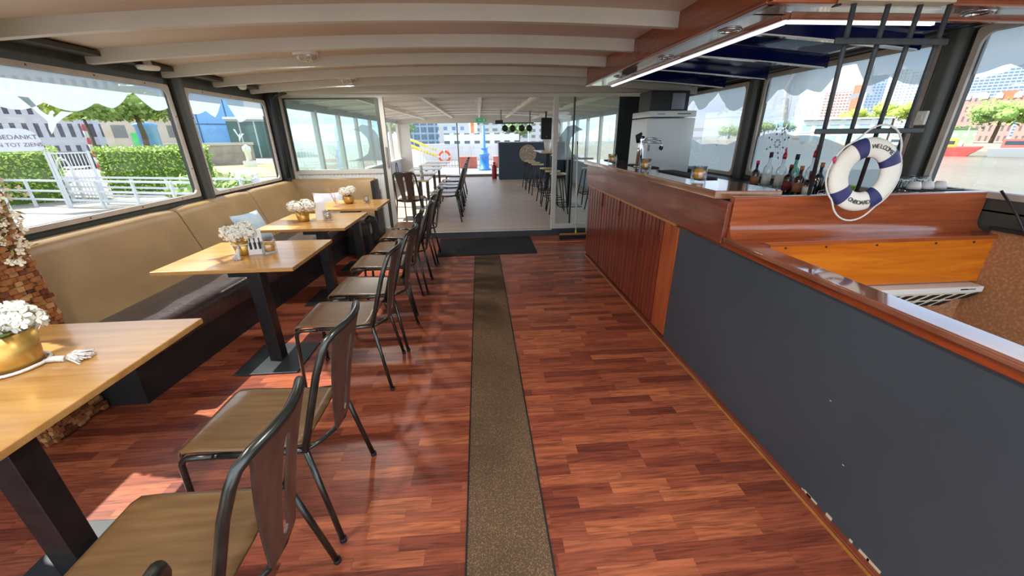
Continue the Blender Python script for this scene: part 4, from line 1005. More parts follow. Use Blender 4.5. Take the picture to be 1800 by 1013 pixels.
# ================================================================ BACK ROOM beyond the doorway
ZB = .10; YE = 15.55
struct(MB().box(-3.05, 3.2, YP+.06, YE, ZB-.06, ZB).build('floor_back_room', BFLOOR))
def roofb(x): return 2.30-.016*x*x
rows = [[(x, y, roofb(x)) for x in xs] for y in (YP+.03, 9, 12, YE+.6)]
struct(MB().grid(rows).build('ceiling_back_room', M('back_ceiling', (206, 204, 202), .6), solid=.03))
BW = M('back_beam', (232, 230, 226), .5)
for k in range(7):
    y = 7.25+k*1.27; b = MB(); n = 16; P = [-2.95+6.05*i/n for i in range(n+1)]
    for i in range(n): b.hexa([(P[i], y, roofb(P[i])-.05), (P[i+1], y, roofb(P[i+1])-.05), (P[i+1], y+.05, roofb(P[i+1])-.05), (P[i], y+.05, roofb(P[i])-.05)], [(P[i], y, roofb(P[i])), (P[i+1], y, roofb(P[i+1])), (P[i+1], y+.05, roofb(P[i+1])), (P[i], y+.05, roofb(P[i]))])
    struct(b.build('ceiling_beam', BW))
for x in (-1.95, -.95, .05, 1.05, 2.05): struct(MB().box(x-.035, x+.035, 6.5, YE, roofb(x)-.085, roofb(x)).build('ceiling_beam', BW))
# side walls with large windows between white posts
for s, X, nm in ((1, -2.98, 'wall_back_left'), (-1, 3.16, 'wall_back_right')):
    b = MB().box(X-.03, X+.03, YP+.06, YE, ZB-.2, .80).box(X-.03, X+.03, YP+.06, YE, 2.02, 2.3)
    struct(b.build(nm, M('pale_blue_panel', (176, 184, 196), .5)))
    b = MB().box(X-.01, X+.09*s if s > 0 else X+.01, YP+.06, YE, .79, .83) if s > 0 else MB().box(X-.09, X+.01, YP+.06, YE, .79, .83)
    struct(b.build('trim_16' if s > 0 else 'trim_17', WHITE))
    for k in range(8):
        y = 6.62+k*1.27; struct(MB().box(X-.04, X+.04, y-.045, y+.045, .8, 2.05).build('trim_18', WHITE, bevel=.006))
    w_ = MB().quad((X, YP+.1, .8), (X, YE, .8), (X, YE, 2.04), (X, YP+.1, 2.04)).build('window_9' if s > 0 else 'window_10', GLASSC); struct(w_)
ov = MB().tube([(-2.93, 14.4+.16*math.cos(R(a)), .47+.26*math.sin(R(a))) for a in range(0, 360, 20)], .012, 8, closed=True)
tag(ov.build('oval_hatch_ring', STEELB), 'black oval hatch ring on the pale left wall of the back room', 'hatch')
# glazed end wall
struct(MB().box(-3.0, 3.2, YE, YE+.08, 2.03, 2.3).box(-3.0, -2.55, YE, YE+.08, ZB, 2.04).box(2.45, 3.2, YE, YE+.08, ZB, 2.04).box(-3.0, 3.2, YE, YE+.08, ZB-.2, ZB+.01).build('wall_end', WHITE))
struct(MB().box(-.81, -.77, YE, YE+.06, ZB, 2.04).box(-3, 3.2, YE-.03, YE+.0, ZB, ZB+.09).build('trim_19', M('grey_track', (110, 112, 114), .5)))
struct(MB().quad((-2.56, YE+.04, ZB), (-.8, YE+.04, ZB), (-.8, YE+.04, 2.04), (-2.56, YE+.04, 2.04)).build('window_11', GLASS))
struct(MB().quad((-.78, YE+.04, ZB), (2.46, YE+.04, ZB), (2.46, YE+.04, 2.04), (-.78, YE+.04, 2.04)).build('window_12', GLASS))
ex = thing('exit_sign', 'small green exit sign over the glazed end of the back room', 'sign', (.12, YE-.05, 2.12))
MB().box(-.19, .19, -.01, .01, -.055, .055).build('plate', emit('exit_green', (30, 140, 84), .25), ex)
b = MB().box(-.05, .06, -.014, -.011, -.008, .008)
b._add([(-.12, -.014, 0), (-.05, -.014, -.03), (-.05, -.014, .03)], [(0, 1, 2)]); b.box(.08, .14, -.014, -.011, -.04, .04); b.build('arrow_symbol', WHITE, ex)
# slate counter, stage lights, speaker, disc, extinguisher
ct = thing('slate_counter', 'slate blue service counter at the right end of the back room', 'counter', (1.85, 14.5, ZB))
lb(local(ct, MB().box(.70, 3.05, 14.24, 14.95, ZB, 1.34)), 'body', BLUEGR, ct); lb(local(ct, MB().box(.68, 3.07, 14.22, 14.98, 1.34, 1.37)), 'worktop', M('counter_top_grey', (130, 134, 140), .4), ct, bevel=.004)
sb = thing('stage_light_bar', 'black ceiling bar of stage lights before the slate counter', 'light bar', (1.07, 12, 1.93))
lb(local(sb, MB().box(.55, 1.62, 11.98, 12.02, 1.905, 1.935)), 'bar', STEELB, sb)
lb(local(sb, MB().box(.50, .72, 11.93, 12.07, 1.90, 2.0)), 'control_box', STEELB, sb)
lb(local(sb, MB().box(.66, .68, 11.99, 12.01, 1.99, 2.285)), 'hanger', STEELB, sb); lb(local(sb, MB().box(1.5, 1.52, 11.99, 12.01, 1.93, 2.26)), 'hanger', STEELB, sb)
for x in (.78, 1.0, 1.27, 1.49):
    s = lb(local(sb, MB().lathe([(0, .06), (.085, .05), (.09, -.02), (.075, -.03), (.07, -.02), (0, -.02)], 20, (x, 12, 1.78), axis='y')), 'spot_head', STEELB, sb)
    lb(local(sb, MB().box(x-.01, x+.01, 11.99, 12.01, 1.85, 1.91)), 'bracket', STEELB, s)
sp = thing('loudspeaker', 'black loudspeaker hanging high on the right of the back room', 'speaker', (1.98, 12.0, 1.76))
MB().hexa([(-.15, -.16, -.29), (.15, -.16, -.29), (.12, .16, -.29), (-.12, .16, -.29)], [(-.15, -.16, .29), (.15, -.16, .29), (.12, .16, .29), (-.12, .16, .29)]).build('cabinet', RUBBER, sp, bevel=.012)
MB().box(-.02, .02, -.165, -.16, -.22, -.20).build('badge', CHROME, sp); MB().box(-.02, .02, -.02, .02, .29, .50).build('bracket', STEELB, sp)
cdisc = thing('woven_disc', 'round pale woven disc leaning against the slate counter', 'decoration', (1.72, 14.215, .98))
MB().lathe([(.29, -.02), (.30, 0), (.29, .02)], 40, axis='y').build('disc', speckle('woven_cork', (150, 130, 110), (196, 182, 164), 30), cdisc)
MB().torus(.29, .014, n=40, m=8).build('rim', speckle('woven_rim', (170, 152, 130), (200, 188, 170), 60), cdisc)
fe = thing('fire_extinguisher', 'red fire extinguisher standing left of the slate counter', 'extinguisher', (.53, 14.6, ZB))
MB().lathe([(0, 0), (.085, 0), (.09, .02), (.09, .42), (.07, .48), (.03, .51), (.02, .54), (0, .54)], 24).build('cylinder', RED, fe); MB().box(-.05, .05, -.015, .015, .54, .58).build('valve', STEELB, fe)
MB().tube([(.03, 0, .56), (.11, 0, .5), (.11, 0, .2)], .009, 8).build('hose', STEELB, fe)

# tables and chairs at the left
def btable(x, y, lab, sx=.72, sy=.72, h=.86, mat=None):
    t = thing('dining_table', lab, 'table', (x, y, ZB), 0, 'pale tables in the back room')
    MB().box(-sx/2, sx/2, -sy/2, sy/2, h-.13, h-.10).build('tabletop', mat or OAKL, t, bevel=.01)
    MB().box(-.035, .035, -.035, .035, .012, h-.13).build('post', BLK, t); MB().box(-.2, .2, -.2, .2, 0, .012).build('base_plate', BLK, t); return t
OAKL = wood('pale_oak_tabletop', (186, 160, 116), (208, 186, 146), 0, 5, .25, .3, .5)
PALE = M('sunlit_tabletop', (226, 222, 212), .3, coat=.3)  # far tabletops whitened: sunlight put into their colour
for i, (x, y, m_) in enumerate(((-1.30, 7.55, OAKL), (-1.32, 8.75, OAKL), (-1.32, 9.95, PALE), (-1.28, 11.2, PALE), (-1.26, 12.4, PALE))):
    btable(x, y, ('pale table nearest the doorway in the back room', 'second pale table in the back room row', 'third table of the back room row', 'fourth table of the back room row', 'farthest table of the back room row')[i], mat=m_)
bc = copy_tree(ch0, (-1.22, 6.96, ZB), R(-94), 'black metal chair with its back to the doorway in the back room', 'metal chairs in the back room')
BL = [(7.35, 'back room aisle chair nearest the doorway'), (7.85, 'second aisle chair of the back room row'), (8.55, 'third aisle chair of the back room row'), (9.05, 'fourth aisle chair of the back room row'), (9.8, 'fifth aisle chair of the back room row'), (11.0, 'farthest aisle chair of the back room row')]
for y, l in BL: copy_tree(ch0, (-.68, y, ZB), R(1.5), l, 'metal chairs in the back room')
for i, (x, y, h_, l) in enumerate(((-1.30, 7.60, .12, 'white tealight jar on the nearest back room table'), (-1.12, 7.75, .09, 'small white jar on the nearest back room table'), (-1.28, 8.8, .14, 'white vase on the second back room table'))):
    t = tag(MB().lathe([(0, 0), (.032, 0), (.036, h_*.5), (.03, h_), (.026, h_), (.03, h_*.5), (0, .01)], 20, (x, y, ZB+.761)).build('white_jar', WHITE), l, 'jar', 'white jars on the back room tables')
# high tables and stools at the right
for i, (x, y, l) in enumerate(((1.98, 8.6, 'high bar table with pale top nearest the doorway'), (1.95, 11.4, 'high bar table with pale top next to the slate counter'))):
    t = thing('high_table', l, 'table', (x, y, ZB), 0, 'high tables at the right of the back room')
    MB().box(-.30, .30, -.75, .75, 1.03, 1.065).build('tabletop', OAKL, t, bevel=.01); MB().box(-.05, .05, -.05, .05, .012, 1.03).build('post', BLK, t); MB().box(-.25, .25, -.25, .25, 0, .012).build('base_plate', BLK, t)
for i, (x, y, l) in enumerate(((1.86, 10.9, 'white tapered lamp on the far high table'), (2.02, 11.3, 'second white tapered lamp on the far high table'))):
    tag(MB().lathe([(0, 0), (.07, 0), (.11, .30), (.105, .30), (.065, .01), (0, .01)], 24, (x, y, ZB+1.066)).build('white_planter', WHITE), l, 'planter', 'white planters on the high table')
st = thing('bar_stool', 'bar stool with round wooden seat nearest the doorway', 'stool', (1.55, 7.75, ZB), 0, 'bar stools in the back room')
MB().lathe([(0, 0), (.155, 0), (.165, .012), (.16, .03), (0, .032)], 28, (0, 0, .76)).build('seat', OAKL, st)
for sx in (-1, 1):
    for sy in (-1, 1): MB().tube([(sx*.10, sy*.10, .765), (sx*.19, sy*.19, 0)], .012, 10).build('leg', BLK, st)
MB().tube([(.163*sx, .163*sy, .24) for sx, sy in ((-1, -1), (1, -1), (1, 1), (-1, 1))], .009, 8, closed=True).build('foot_ring', BLK, st)
for x, y, l in ((1.55, 8.35, 'second bar stool from the doorway'), (1.55, 9.1, 'third bar stool from the doorway'), (1.52, 10.4, 'fourth bar stool from the doorway'), (1.52, 11.1, 'fifth bar stool from the doorway'), (1.50, 11.8, 'bar stool farthest from the doorway'), (2.42, 7.9, 'bar stool behind the right glass panel'), (2.45, 8.8, 'bar stool on the far side of the high table')): copy_tree(st, (x, y, ZB), .1, l)

# ================================================================ OUTSIDE: bow deck and harbour ahead
DECKW = M('deck_white', (150, 152, 154), .6, noise=2, col2=(166, 168, 168)); RAILW = M('rail_white', (206, 208, 210), .45)
struct(MB().box(-3.0, 3.2, YE+.08, 21.0, -.3, ZB-.01).build('floor_bow_deck', DECKW))
bf = thing('deck_fence', 'white picket railing across the bow deck', 'fence', (0, 20.6, 0))
lb(local(bf, MB().box(-3.0, 3.2, 20.58, 20.62, 1.02, 1.08).box(-3, 3.2, 20.58, 20.62, .14, .20)), 'rails', RAILW, bf)
b = MB()
for k in range(44): b.box(-2.98+k*.142, -2.94+k*.142, 20.585, 20.615, .08, 1.05)
lb(local(bf, b), 'pickets', RAILW, bf)
pm = thing('mooring_winch', 'bright blue cylindrical winch post on the white bow deck', 'winch', (.24, 18.6, ZB))
BLUE = M('bright_blue', (40, 130, 214), .4)
MB().lathe([(.30, 0), (.28, .06), (.21, .08), (.20, .62), (.24, .64), (.24, .72), (.16, .74), (.15, .9), (.07, 1.0), (.06, 1.9), (0, 1.92)], 28).build('column', BLUE, pm)
MB().torus(.17, .02, (0, 0, .95), n=28, m=8, axis='z').build('hand_wheel', BLUE, pm)
for k, (x, l) in enumerate(((-1.75, 'orange life buoy hung on the white bow railing'), )):
    t = thing('orange_buoy', l, 'life buoy', (x, 20.52, .62)); MB().torus(.26, .06, n=32, m=10).build('ring', M('buoy_orange', (226, 84, 44), .5), t)
    for a in (0, 90, 180, 270): MB().torus(.26, .062, a0=a-9, a1=a+9, n=6, m=10).build('band', RAILW, t)
for k, (x, y, l) in enumerate(((-.55, 19.9, 'brick-red crate on the bow deck left of the blue winch'), (1.1, 19.9, 'brick-red crate on the bow deck right of the blue winch'))):
    t = thing('deck_crate', l, 'crate', (x, y, ZB), 0, 'brick-red crates on the bow deck'); MB().box(-.42, .42, -.2, .2, 0, .50).build('body', M('brick_red', (190, 104, 84), .7), t, bevel=.01); MB().box(-.44, .44, -.22, .22, .5, .54).build('lid', M('brick_red_lid', (204, 130, 108), .7), t)
# ground and quay
QUAY = M('quay_paving', (134, 130, 122), .85, noise=.6, col2=(152, 146, 136))
struct(MB().box(-220, -3.6, -60, 260, -2.4, -.7).box(-3.6, 30, 24, 260, -2.4, -.72).build('ground_quay', QUAY))
wm = M('river_water', (112, 110, 96), .18, 0, noise=.05, col2=(128, 124, 108)); n_ = wm.node_tree; b_ = n_.nodes['Principled BSDF']
x_ = n_.nodes.new('ShaderNodeTexNoise'); x_.inputs['Scale'].default_value = .55; x_.inputs['Detail'].default_value = 7; x_.inputs['Roughness'].default_value = .7
tcn = n_.nodes.new('ShaderNodeTexCoord'); n_.links.new(tcn.outputs['Object'], x_.inputs['Vector'])
bu_ = n_.nodes.new('ShaderNodeBump'); bu_.inputs['Strength'].default_value = .9; bu_.inputs['Distance'].default_value = .5
n_.links.new(x_.outputs['Fac'], bu_.inputs['Height']); n_.links.new(bu_.outputs[0], b_.inputs['Normal'])
wt = MB().quad((3.3, -120, -2.2), (500, -120, -2.2), (500, 420, -2.2), (3.3, 420, -2.2)).build('river', wm); tag(wt, 'grey-brown rippled river outside the right windows', 'river', kind='stuff')

def pol(az, hd, z=0): return (hd*math.sin(R(az)), hd*math.cos(R(az)), z)
def facing(az): return R(-az)      # local -y looks back at the boat
def leaf_cloud(b, c, rad, n, s, rnd):
    for k in range(n):
        d = Vector((rnd.gauss(0, 1), rnd.gauss(0, 1), rnd.gauss(0, 1))).normalized(); p = Vector(c)+Vector((d.x*rad[0], d.y*rad[1], d.z*rad[2]))*rnd.uniform(.55, 1.05)
        t = Vector((rnd.gauss(0, 1), rnd.gauss(0, 1), rnd.gauss(0, 1))).normalized(); q = t.orthogonal().normalized(); L = s*rnd.uniform(.6, 1.4)
        b._add([tuple(p), tuple(p+t*L*.5+q*L*.35), tuple(p+t*L), tuple(p+t*L*.5-q*L*.35)], [(0, 1, 2, 3)])
def tree(loc, h, r, label, mat, n=1500, ls=.3, trunk=None, grp='trees', lobes=8, flat=.6, seed=1):
    rnd = random.Random(seed); t = thing('tree', label, 'tree', loc, 0, grp)
    b = MB(); core = MB()
    for k in range(lobes):
        a = 6.283*k/lobes; q = r*.55*(0 if k == 0 else 1); c = (q*math.cos(a), q*math.sin(a), h+rnd.uniform(-.2, .35)*r*flat)
        leaf_cloud(b, c, (r*.5, r*.5, r*.45*flat*1.3), n//lobes, ls, rnd)
        core.lathe([(r*.36*math.sin(R(v)), -r*.33*flat*math.cos(R(v))) for v in range(0, 181, 30)], 10, c)
    b.build('foliage', mat, t); core.build('inner_foliage', mat, t)
    MB().tube([(0, 0, -.2), (.05*r, 0, h*.6), (0, 0, h)], [r*.07, r*.055, r*.03], 8).build('trunk', M('bark', (92, 78, 62), .9), t); return t
GR1 = M('leaf_bright', (150, 172, 66), .7, noise=2, col2=(180, 196, 96)); GR2 = M('leaf_mid', (118, 150, 74), .7, noise=2, col2=(148, 172, 92)); GR3 = M('leaf_dark', (92, 122, 74), .7, noise=1, col2=(118, 144, 88))

# ---- bow view: distant harbour
def block(name, az, hd, wdt, z0, z1, mat, label, cat='building', dep=8, parts=(), grp=None):
    t = thing(name, label, cat, pol(az, hd, z0), facing(az), grp)
    MB().box(-wdt/2, wdt/2, 0, dep, 0, z1-z0).build('walls', mat, t)
    for nm, x0, x1, y0, y1, a, c, m_ in parts: MB().box(x0, x1, y0, y1, a, c).build(nm, m_, t)
    return t
GLB = grid_mat('blue_grey_glass_facade', (150, 172, 190), (88, 116, 140), 1.6, 1.5, (.8, .75), 'XZ', .25)
block('office_block', -7.8, 95, 7.5, -.7, 6.5, GLB, 'blue-grey glass office block ahead, left of the yellow gangway', parts=(('roof', -3.8, 3.8, -.1, 8, 7.2, 7.4, WHITE),))
block('harbour_building', -3.6, 110, 9, -.7, 6.2, grid_mat('white_mixed_facade', (212, 214, 214), (110, 150, 190), 2.2, 1.8, (.45, .5)), 'white and blue harbour building straight ahead', parts=(('roof', -4.7, 4.7, -.2, 8, 6.9, 7.2, BLUE),))
block('harbour_building', 3.2, 120, 14, -.7, 5.0, grid_mat('pale_harbour_facade', (206, 208, 206), (128, 140, 140), 2.6, 1.7, (.6, .45)), 'long pale harbour building right of the blue winch', parts=(('roof', -7.2, 7.2, -.2, 8, 5.6, 5.9, WHITE),))
block('harbour_building', 8.5, 110, 12, -.7, 4.4, grid_mat('pale_harbour_facade_wide', (200, 202, 204), (120, 130, 136), 2.1, 1.5, (.5, .5)), 'low pale harbour building behind the stage lights', parts=(('roof', -6.2, 6.2, -.2, 8, 5.1, 5.4, WHITE),))
cr_ = thing('harbour_crane', 'orange harbour crane mast seen ahead of the bow', 'crane', pol(-.8, 60, -.7))
OR = M('crane_orange', (222, 130, 60), .5)
MB().box(-.25, .25, -.25, .25, 0, 7).build('mast', OR, cr_); MB().tube([(0, 0, 6.4), (3.5, 0, 5.6)], .12, 6).build('jib', M('crane_red', (210, 60, 60), .5), cr_)
sv = thing('moored_ship', 'white moored ship with rails ahead of the bow deck', 'ship', pol(2.2, 42, -.7), facing(2))
MB().prism([(-7, .0), (6, 0), (8, 1.6), (-7.5, 1.5)], -1.2, 1.2, 'y').build('hull', RAILW, sv)
MB().box(-5, 2.5, -1, 1, 1.5, 2.5).build('deckhouse', grid_mat('ship_windows', (222, 222, 220), (70, 84, 96), 1.0, 1.2, (.55, .5)), sv); MB().tube([(3.5, 0, 1.5), (3.5, 0, 6)], .06, 6).build('mast', RAILW, sv)
yg = thing('yellow_gangway', 'yellow sloping gangway outside the left of the bow windows', 'gangway', (0, 0, 0))
yg.location = (-5.0, 30, 0)
YEL = M('gangway_yellow', (232, 200, 60), .5)
for y in (-.5, .5): MB().tube([(-.4, y, 1.55), (1.9, y, .62)], .05, 6).build('rail', YEL, yg); MB().tube([(-.4, y, 1.15), (1.9, y, .22)], .05, 6).build('rail', YEL, yg); MB().box(-.45, -.35, y-.05, y+.05, -.7, 1.1).build('leg', YEL, yg)
MB().hexa([(-.4, -.5, 1.05), (1.9, -.5, .12), (1.9, .5, .12), (-.4, .5, 1.05)], [(-.4, -.5, 1.12), (1.9, -.5, .2), (1.9, .5, .2), (-.4, .5, 1.12)]).build('walkway', YEL, yg)
tree(pol(-10.5, 85, -.7), 4, 3.5, 'green tree left of the blue-grey office block ahead', GR3, 500, .5, seed=21, grp='trees ahead of the bow')
tree(pol(5.6, 100, -.7), 3.4, 4, 'green tree behind the white moored ship', GR3, 500, .5, seed=22, grp='trees ahead of the bow')

# ================================================================ OUTSIDE: left quay
FA = math.atan2(3.3, 3.9)
QA = math.atan2(-2.2, 8.1)
qf = thing('quay_fence', 'white tubular guard rail across the quay, the nearer of two', 'fence', (-17.3, 15.9, -.7), QA, 'white guard rails on the quay')
for z in (.27, .58, .94): MB().box(-6, 9.0, -.02, .02, z-.035, z+.035).build('rail', RAILW, qf)
for k in range(10): x = -5.6+k*1.6; MB().box(x-.04, x+.04, -.035, .035, 0, .96).build('post', RAILW, qf)
qf2 = copy_tree(qf, (-17.0, 17.0, -.7), QA, 'white tubular guard rail across the quay, the farther of two')
gt = thing('quay_gate', 'tall white barred gate in the quay fence beside the farewell sign', 'gate', (-14.55, 15.35, -.7), FA)
for x in (-.32, .62): MB().box(x-.04, x+.04, -.04, .04, 0, 1.92).build('post', RAILW, gt)
for z in (.12, 1.0, 1.86): MB().box(-.32, .62, -.02, .02, z-.025, z+.025).build('rail', RAILW, gt)
for k in range(10): MB().tube([(-.24+k*.088, 0, .1), (-.24+k*.088, 0, 1.86)], .012, 6).build('bar', RAILW, gt)
MB().tube([(-.26, -.03, 1.35), (-.22, -.03, 1.60), (-.10, -.03, 1.72), (.02, -.03, 1.60), (.06, -.03, 1.35), (.06, -.03, .2)], .03, 8).build('arched_frame', RAILW, gt)
sg = thing('farewell_sign', 'white sign reading BEDANKT EN TOT ZIENS beside the white gate', 'sign', (-14.55, 15.35, -.7), FA)
MB().prism([(-1.75, 1.95), (-.36, 1.95), (-.36, 2.30), (-.42, 2.50), (-.60, 2.64), (-.85, 2.67), (-1.1, 2.64), (-1.75, 2.60)], -.03, .03, 'y').build('panel', RAILW, sg)
for x in (-1.7, -.40): MB().box(x-.03, x+.03, -.03, .03, 0, 1.97).build('post', RAILW, sg)
PUR = M('purple_print', (110, 70, 110), .6)
for txt, zz, sz, xx in (('BEDANKT', 2.33, .19, -.84), ('EN TOT ZIENS', 2.10, .165, -.89)):
    vs, fs = text_geo(txt, sz, .004); b = MB(); b.T = Matrix.Translation((xx, -.035, zz)) @ Matrix.Rotation(R(90), 4, 'X'); b._add(vs, fs); b.build('lettering', PUR, sg)
def hedge(x0, x1, y, h, label, seed):
    t = thing('hedge', label, 'hedge', (-14.55, 15.35, -.7), FA, 'clipped hedges on the quay'); rnd = random.Random(seed)
    MB().box(x0+.1, x1-.1, y+.1, y+1.3, 0, h-.1).build('inner_hedge', M('hedge_inner', (88, 118, 44), .9), t)
    b = MB(); n = int((x1-x0)*620)
    for k in range(n):
        if rnd.random() < .72: p = Vector((rnd.uniform(x0, x1), y+rnd.uniform(-.06, .16), rnd.uniform(0, h)))
        else: p = Vector((rnd.uniform(x0, x1), y+rnd.uniform(0, 1.4), h+rnd.uniform(-.1, .1)))
        d = Vector((rnd.gauss(0, 1), rnd.gauss(-.4, .7), rnd.gauss(.2, 1))).normalized(); q = d.orthogonal().normalized(); L = rnd.uniform(.07, .15)
        b._add([tuple(p), tuple(p+d*L*.5+q*L*.38), tuple(p+d*L), tuple(p+d*L*.5-q*L*.38)], [(0, 1, 2, 3)])
    b.build('leaves', M('hedge_leaf', (136, 168, 56), .6, noise=3, col2=(176, 198, 84)), t)
hedge(-6, -.3, 2.6, 1.92, 'clipped green hedge left of the white gate, under the sign', 31); hedge(.7, 4.6, 2.6, 1.90, 'clipped green hedge right of the white gate', 32)
OFF = grid_mat('office_facade', (198, 194, 196), (84, 78, 90), .95, 2.6, (.46, .62))
block('office_building', -44.5, 78, 25, -.7, 12, OFF, 'white office building with rows of dark slit windows beyond the hedge', dep=14, parts=(('roof', -12.7, 12.7, -.2, 14, 12.7, 13.1, WHITE),))
block('shop_building', -37.4, 62, 6, -.7, 4.2, grid_mat('beige_facade', (196, 180, 160), (120, 120, 116), 2.3, 2.4, (.5, .55)), 'beige low building with a green screen behind the tree', dep=6, parts=(('green_screen', -.9, 1.1, -.12, -.02, 1.6, 2.9, emit('green_panel', (60, 170, 90), .3)), ('roof', -3.1, 3.1, -.2, 6, 4.9, 5.1, WHITE)))
BGL = grid_mat('sky_blue_glass', (112, 168, 222), (124, 180, 232), 3.4, 4.2, (.95, .96), 'XZ', .12); BGL.node_tree.nodes['Mix'].inputs[6].default_value = rgba((66, 96, 130))
block('glass_building', -32.4, 72, 11.6, -.7, 9, BGL, 'large sky-blue glass building beyond the stone wall', dep=10, parts=(('roof_edge', -5.9, 5.9, -.1, 10, 9.7, 9.9, WHITE),))
DGL = grid_mat('dark_green_glass', (170, 184, 176), (70, 100, 92), 1.5, 4.4, (.9, .93), 'XZ', .15)
block('glass_pavilion', -27.2, 58, 5.6, -.7, 3.6, DGL, 'dark green glass pavilion right of the sky-blue building', dep=8, parts=(('roof', -3, 3, -.3, 8, 4.3, 4.55, WHITE),))
cl_ = thing('advertising_column', 'round blue advertising column beyond the hedge', 'column', pol(-36.9, 40, -.7)); MB().lathe([(.62, 0), (.62, 3.1), (.7, 3.15), (.7, 3.3), (0, 3.45)], 28).build('drum', M('column_blue', (90, 150, 206), .35), cl_)
sp_ = thing('striped_pole', 'red and white striped pole in front of the office building', 'pole', pol(-41.4, 38, -.7))
for k in range(8): MB().cyl(0, 0, k*.4, (k+1)*.4, .10, 12).build('band', RED if k % 2 else RAILW, sp_)
swl = thing('stone_wall', 'long grey-brown stone wall below the sky-blue building', 'wall', pol(-31.3, 44, -.75), facing(-31.3))
MB().box(-4.2, 2.6, 0, .8, 0, 1.75).build('masonry', M('stone_masonry', (138, 130, 122), .9, noise=1.5, col2=(164, 154, 144), bump=(4, .8)), swl); MB().box(-4.3, 2.7, -.08, .9, 1.75, 1.95).build('coping', M('stone_coping', (176, 172, 166), .8), swl)
struct(MB().hexa([pol(-35, 30, -.7), pol(-26, 29, -.7), pol(-26, 43.6, -.7), pol(-35, 43.6, -.7)], [pol(-35, 30, -.66), pol(-26, 29, -.66), pol(-26, 43.6, -.66), pol(-35, 43.6, -.66)]).build('ground_grass', M('dry_grass', (176, 176, 98), .9, noise=.8, col2=(196, 186, 126))))
pl_ = thing('white_planter', 'white planter of flowers on the quay, low in the second left window', 'planter', pol(-29.3, 21, -.7), 0)
MB().lathe([(0, 0), (.42, 0), (.48, .6), (.44, .6), (.4, .1)], 20).build('tub', RAILW, pl_); b = MB(); leaf_cloud(b, (0, 0, .75), (.5, .5, .25), 260, .14, random.Random(8)); b.build('blossoms', PETAL, pl_)
stn = thing('white_statue', 'small white pillar sign at the end of the stone wall', 'pillar', pol(-28.6, 40, -.7)); MB().box(-.4, .4, -.3, .3, 0, .5).build('plinth', RAILW, stn); MB().lathe([(.2, .5), (.22, 1.2), (.3, 1.3), (.3, 1.6), (0, 1.8)], 12).build('head', RAILW, stn)
tree(pol(-37.4, 34, -.7), 4.15, 2.7, 'spreading green street tree in front of the shop', GR2, 3600, .26, seed=11, grp='trees on the left quay', flat=.42)
tree(pol(-41.2, 36, -.7), 4.1, 1.7, 'yellow-green street tree beside the office building', GR1, 2000, .24, seed=12, grp='trees on the left quay', flat=.9)
tree(pol(-33.0, 19.5, -1.5), 1.1, 1.4, 'green bush at the foot of the second left window', GR2, 900, .2, seed=13, grp='trees on the left quay', flat=.6)
for i, (az, hd, l) in enumerate(((-42.6, 50, 'dark parked car at the left before the office building'), (-40.2, 52, 'silver parked car before the office building'))):
    t = thing('parked_car', l, 'car', pol(az, hd, -.7), facing(az), 'parked cars on the quay road')
    MB().prism([(-2.1, .25), (2.1, .25), (2.15, .7), (1.3, .85), (.8, 1.35), (-1.1, 1.4), (-1.7, .9), (-2.15, .8)], -.85, .85, 'y').build('body', M('car_dark', (58, 58, 70), .3) if i == 0 else M('car_silver', (160, 164, 170), .3), t, bevel=.06)
    for x in (-1.3, 1.3): MB().lathe([(.3, -.9), (.3, -.7)], 16, (x, 0, .3), axis='y').build('wheel', RUBBER, t)

# ================================================================ OUTSIDE: river and far bank, right
struct(MB().hexa([pol(62, 112, -2.2), pol(30, 170, -2.2), pol(30, 420, -2.2), pol(62, 420, -2.2)][::-1], [pol(62, 112, -.9), pol(30, 170, -.9), pol(30, 420, -.9), pol(62, 420, -.9)][::-1]).build('ground_far_bank', M('far_quay', (150, 146, 136), .9)))
def boat(az, hd, L, hullc, housec, label, h=1.5, rz=0):
    t = thing('moored_boat', label, 'boat', pol(az, hd, -2.25), facing(az)+rz, 'boats on the far bank')
    MB().prism([(-L/2, 0), (L/2-1.5, 0), (L/2, h*1.15), (-L/2-.3, h)], -1.6, 1.6, 'y').build('hull', hullc, t, bevel=.1)
    MB().box(-L*.38, L*.05, -1.1, 1.1, h, h+1.3).build('deckhouse', housec, t, bevel=.08); MB().box(-L*.34, L*.0, -1.13, -1.08, h+.5, h+1.0).build('windows', M('boat_window', (60, 76, 90), .2), t)
    MB().tube([(L*.15, 0, h), (L*.15, 0, h+3)], .06, 6).build('mast', RAILW, t); return t
REDH = M('hull_red', (206, 70, 66), .5); YELH = M('house_yellow', (230, 180, 60), .5); GRYH = M('hull_grey', (140, 144, 148), .5); REDB = M('house_brick', (190, 100, 90), .6)
boat(52.1, 96, 6.5, REDH, YELH, 'red boat with yellow deckhouse moored across the river', 1.3)
boat(56.6, 96, 7.0, GRYH, REDB, 'grey boat with red deckhouse right of the red and yellow boat', 1.3)
boat(48.6, 118, 6, GRYH, RAILW, 'white-topped grey boat left of the red and yellow boat', 1.2)
boat(40.0, 150, 7, M('hull_blue', (70, 84, 110), .5), YELH, 'small boat with yellow deckhouse behind the etched ship wheel', 1.2)
BRK = grid_mat('brick_facade', (178, 140, 130), (112, 98, 100), .95, 2.2, (.42, .55))
row = [(50.4, 'narrow brick warehouse front, leftmost across the river'), (52.3, 'brick warehouse front across the river, second from the left'), (54.2, 'brick warehouse front across the river behind the big tree'), (56.3, 'brick warehouse front across the river at the right edge')]
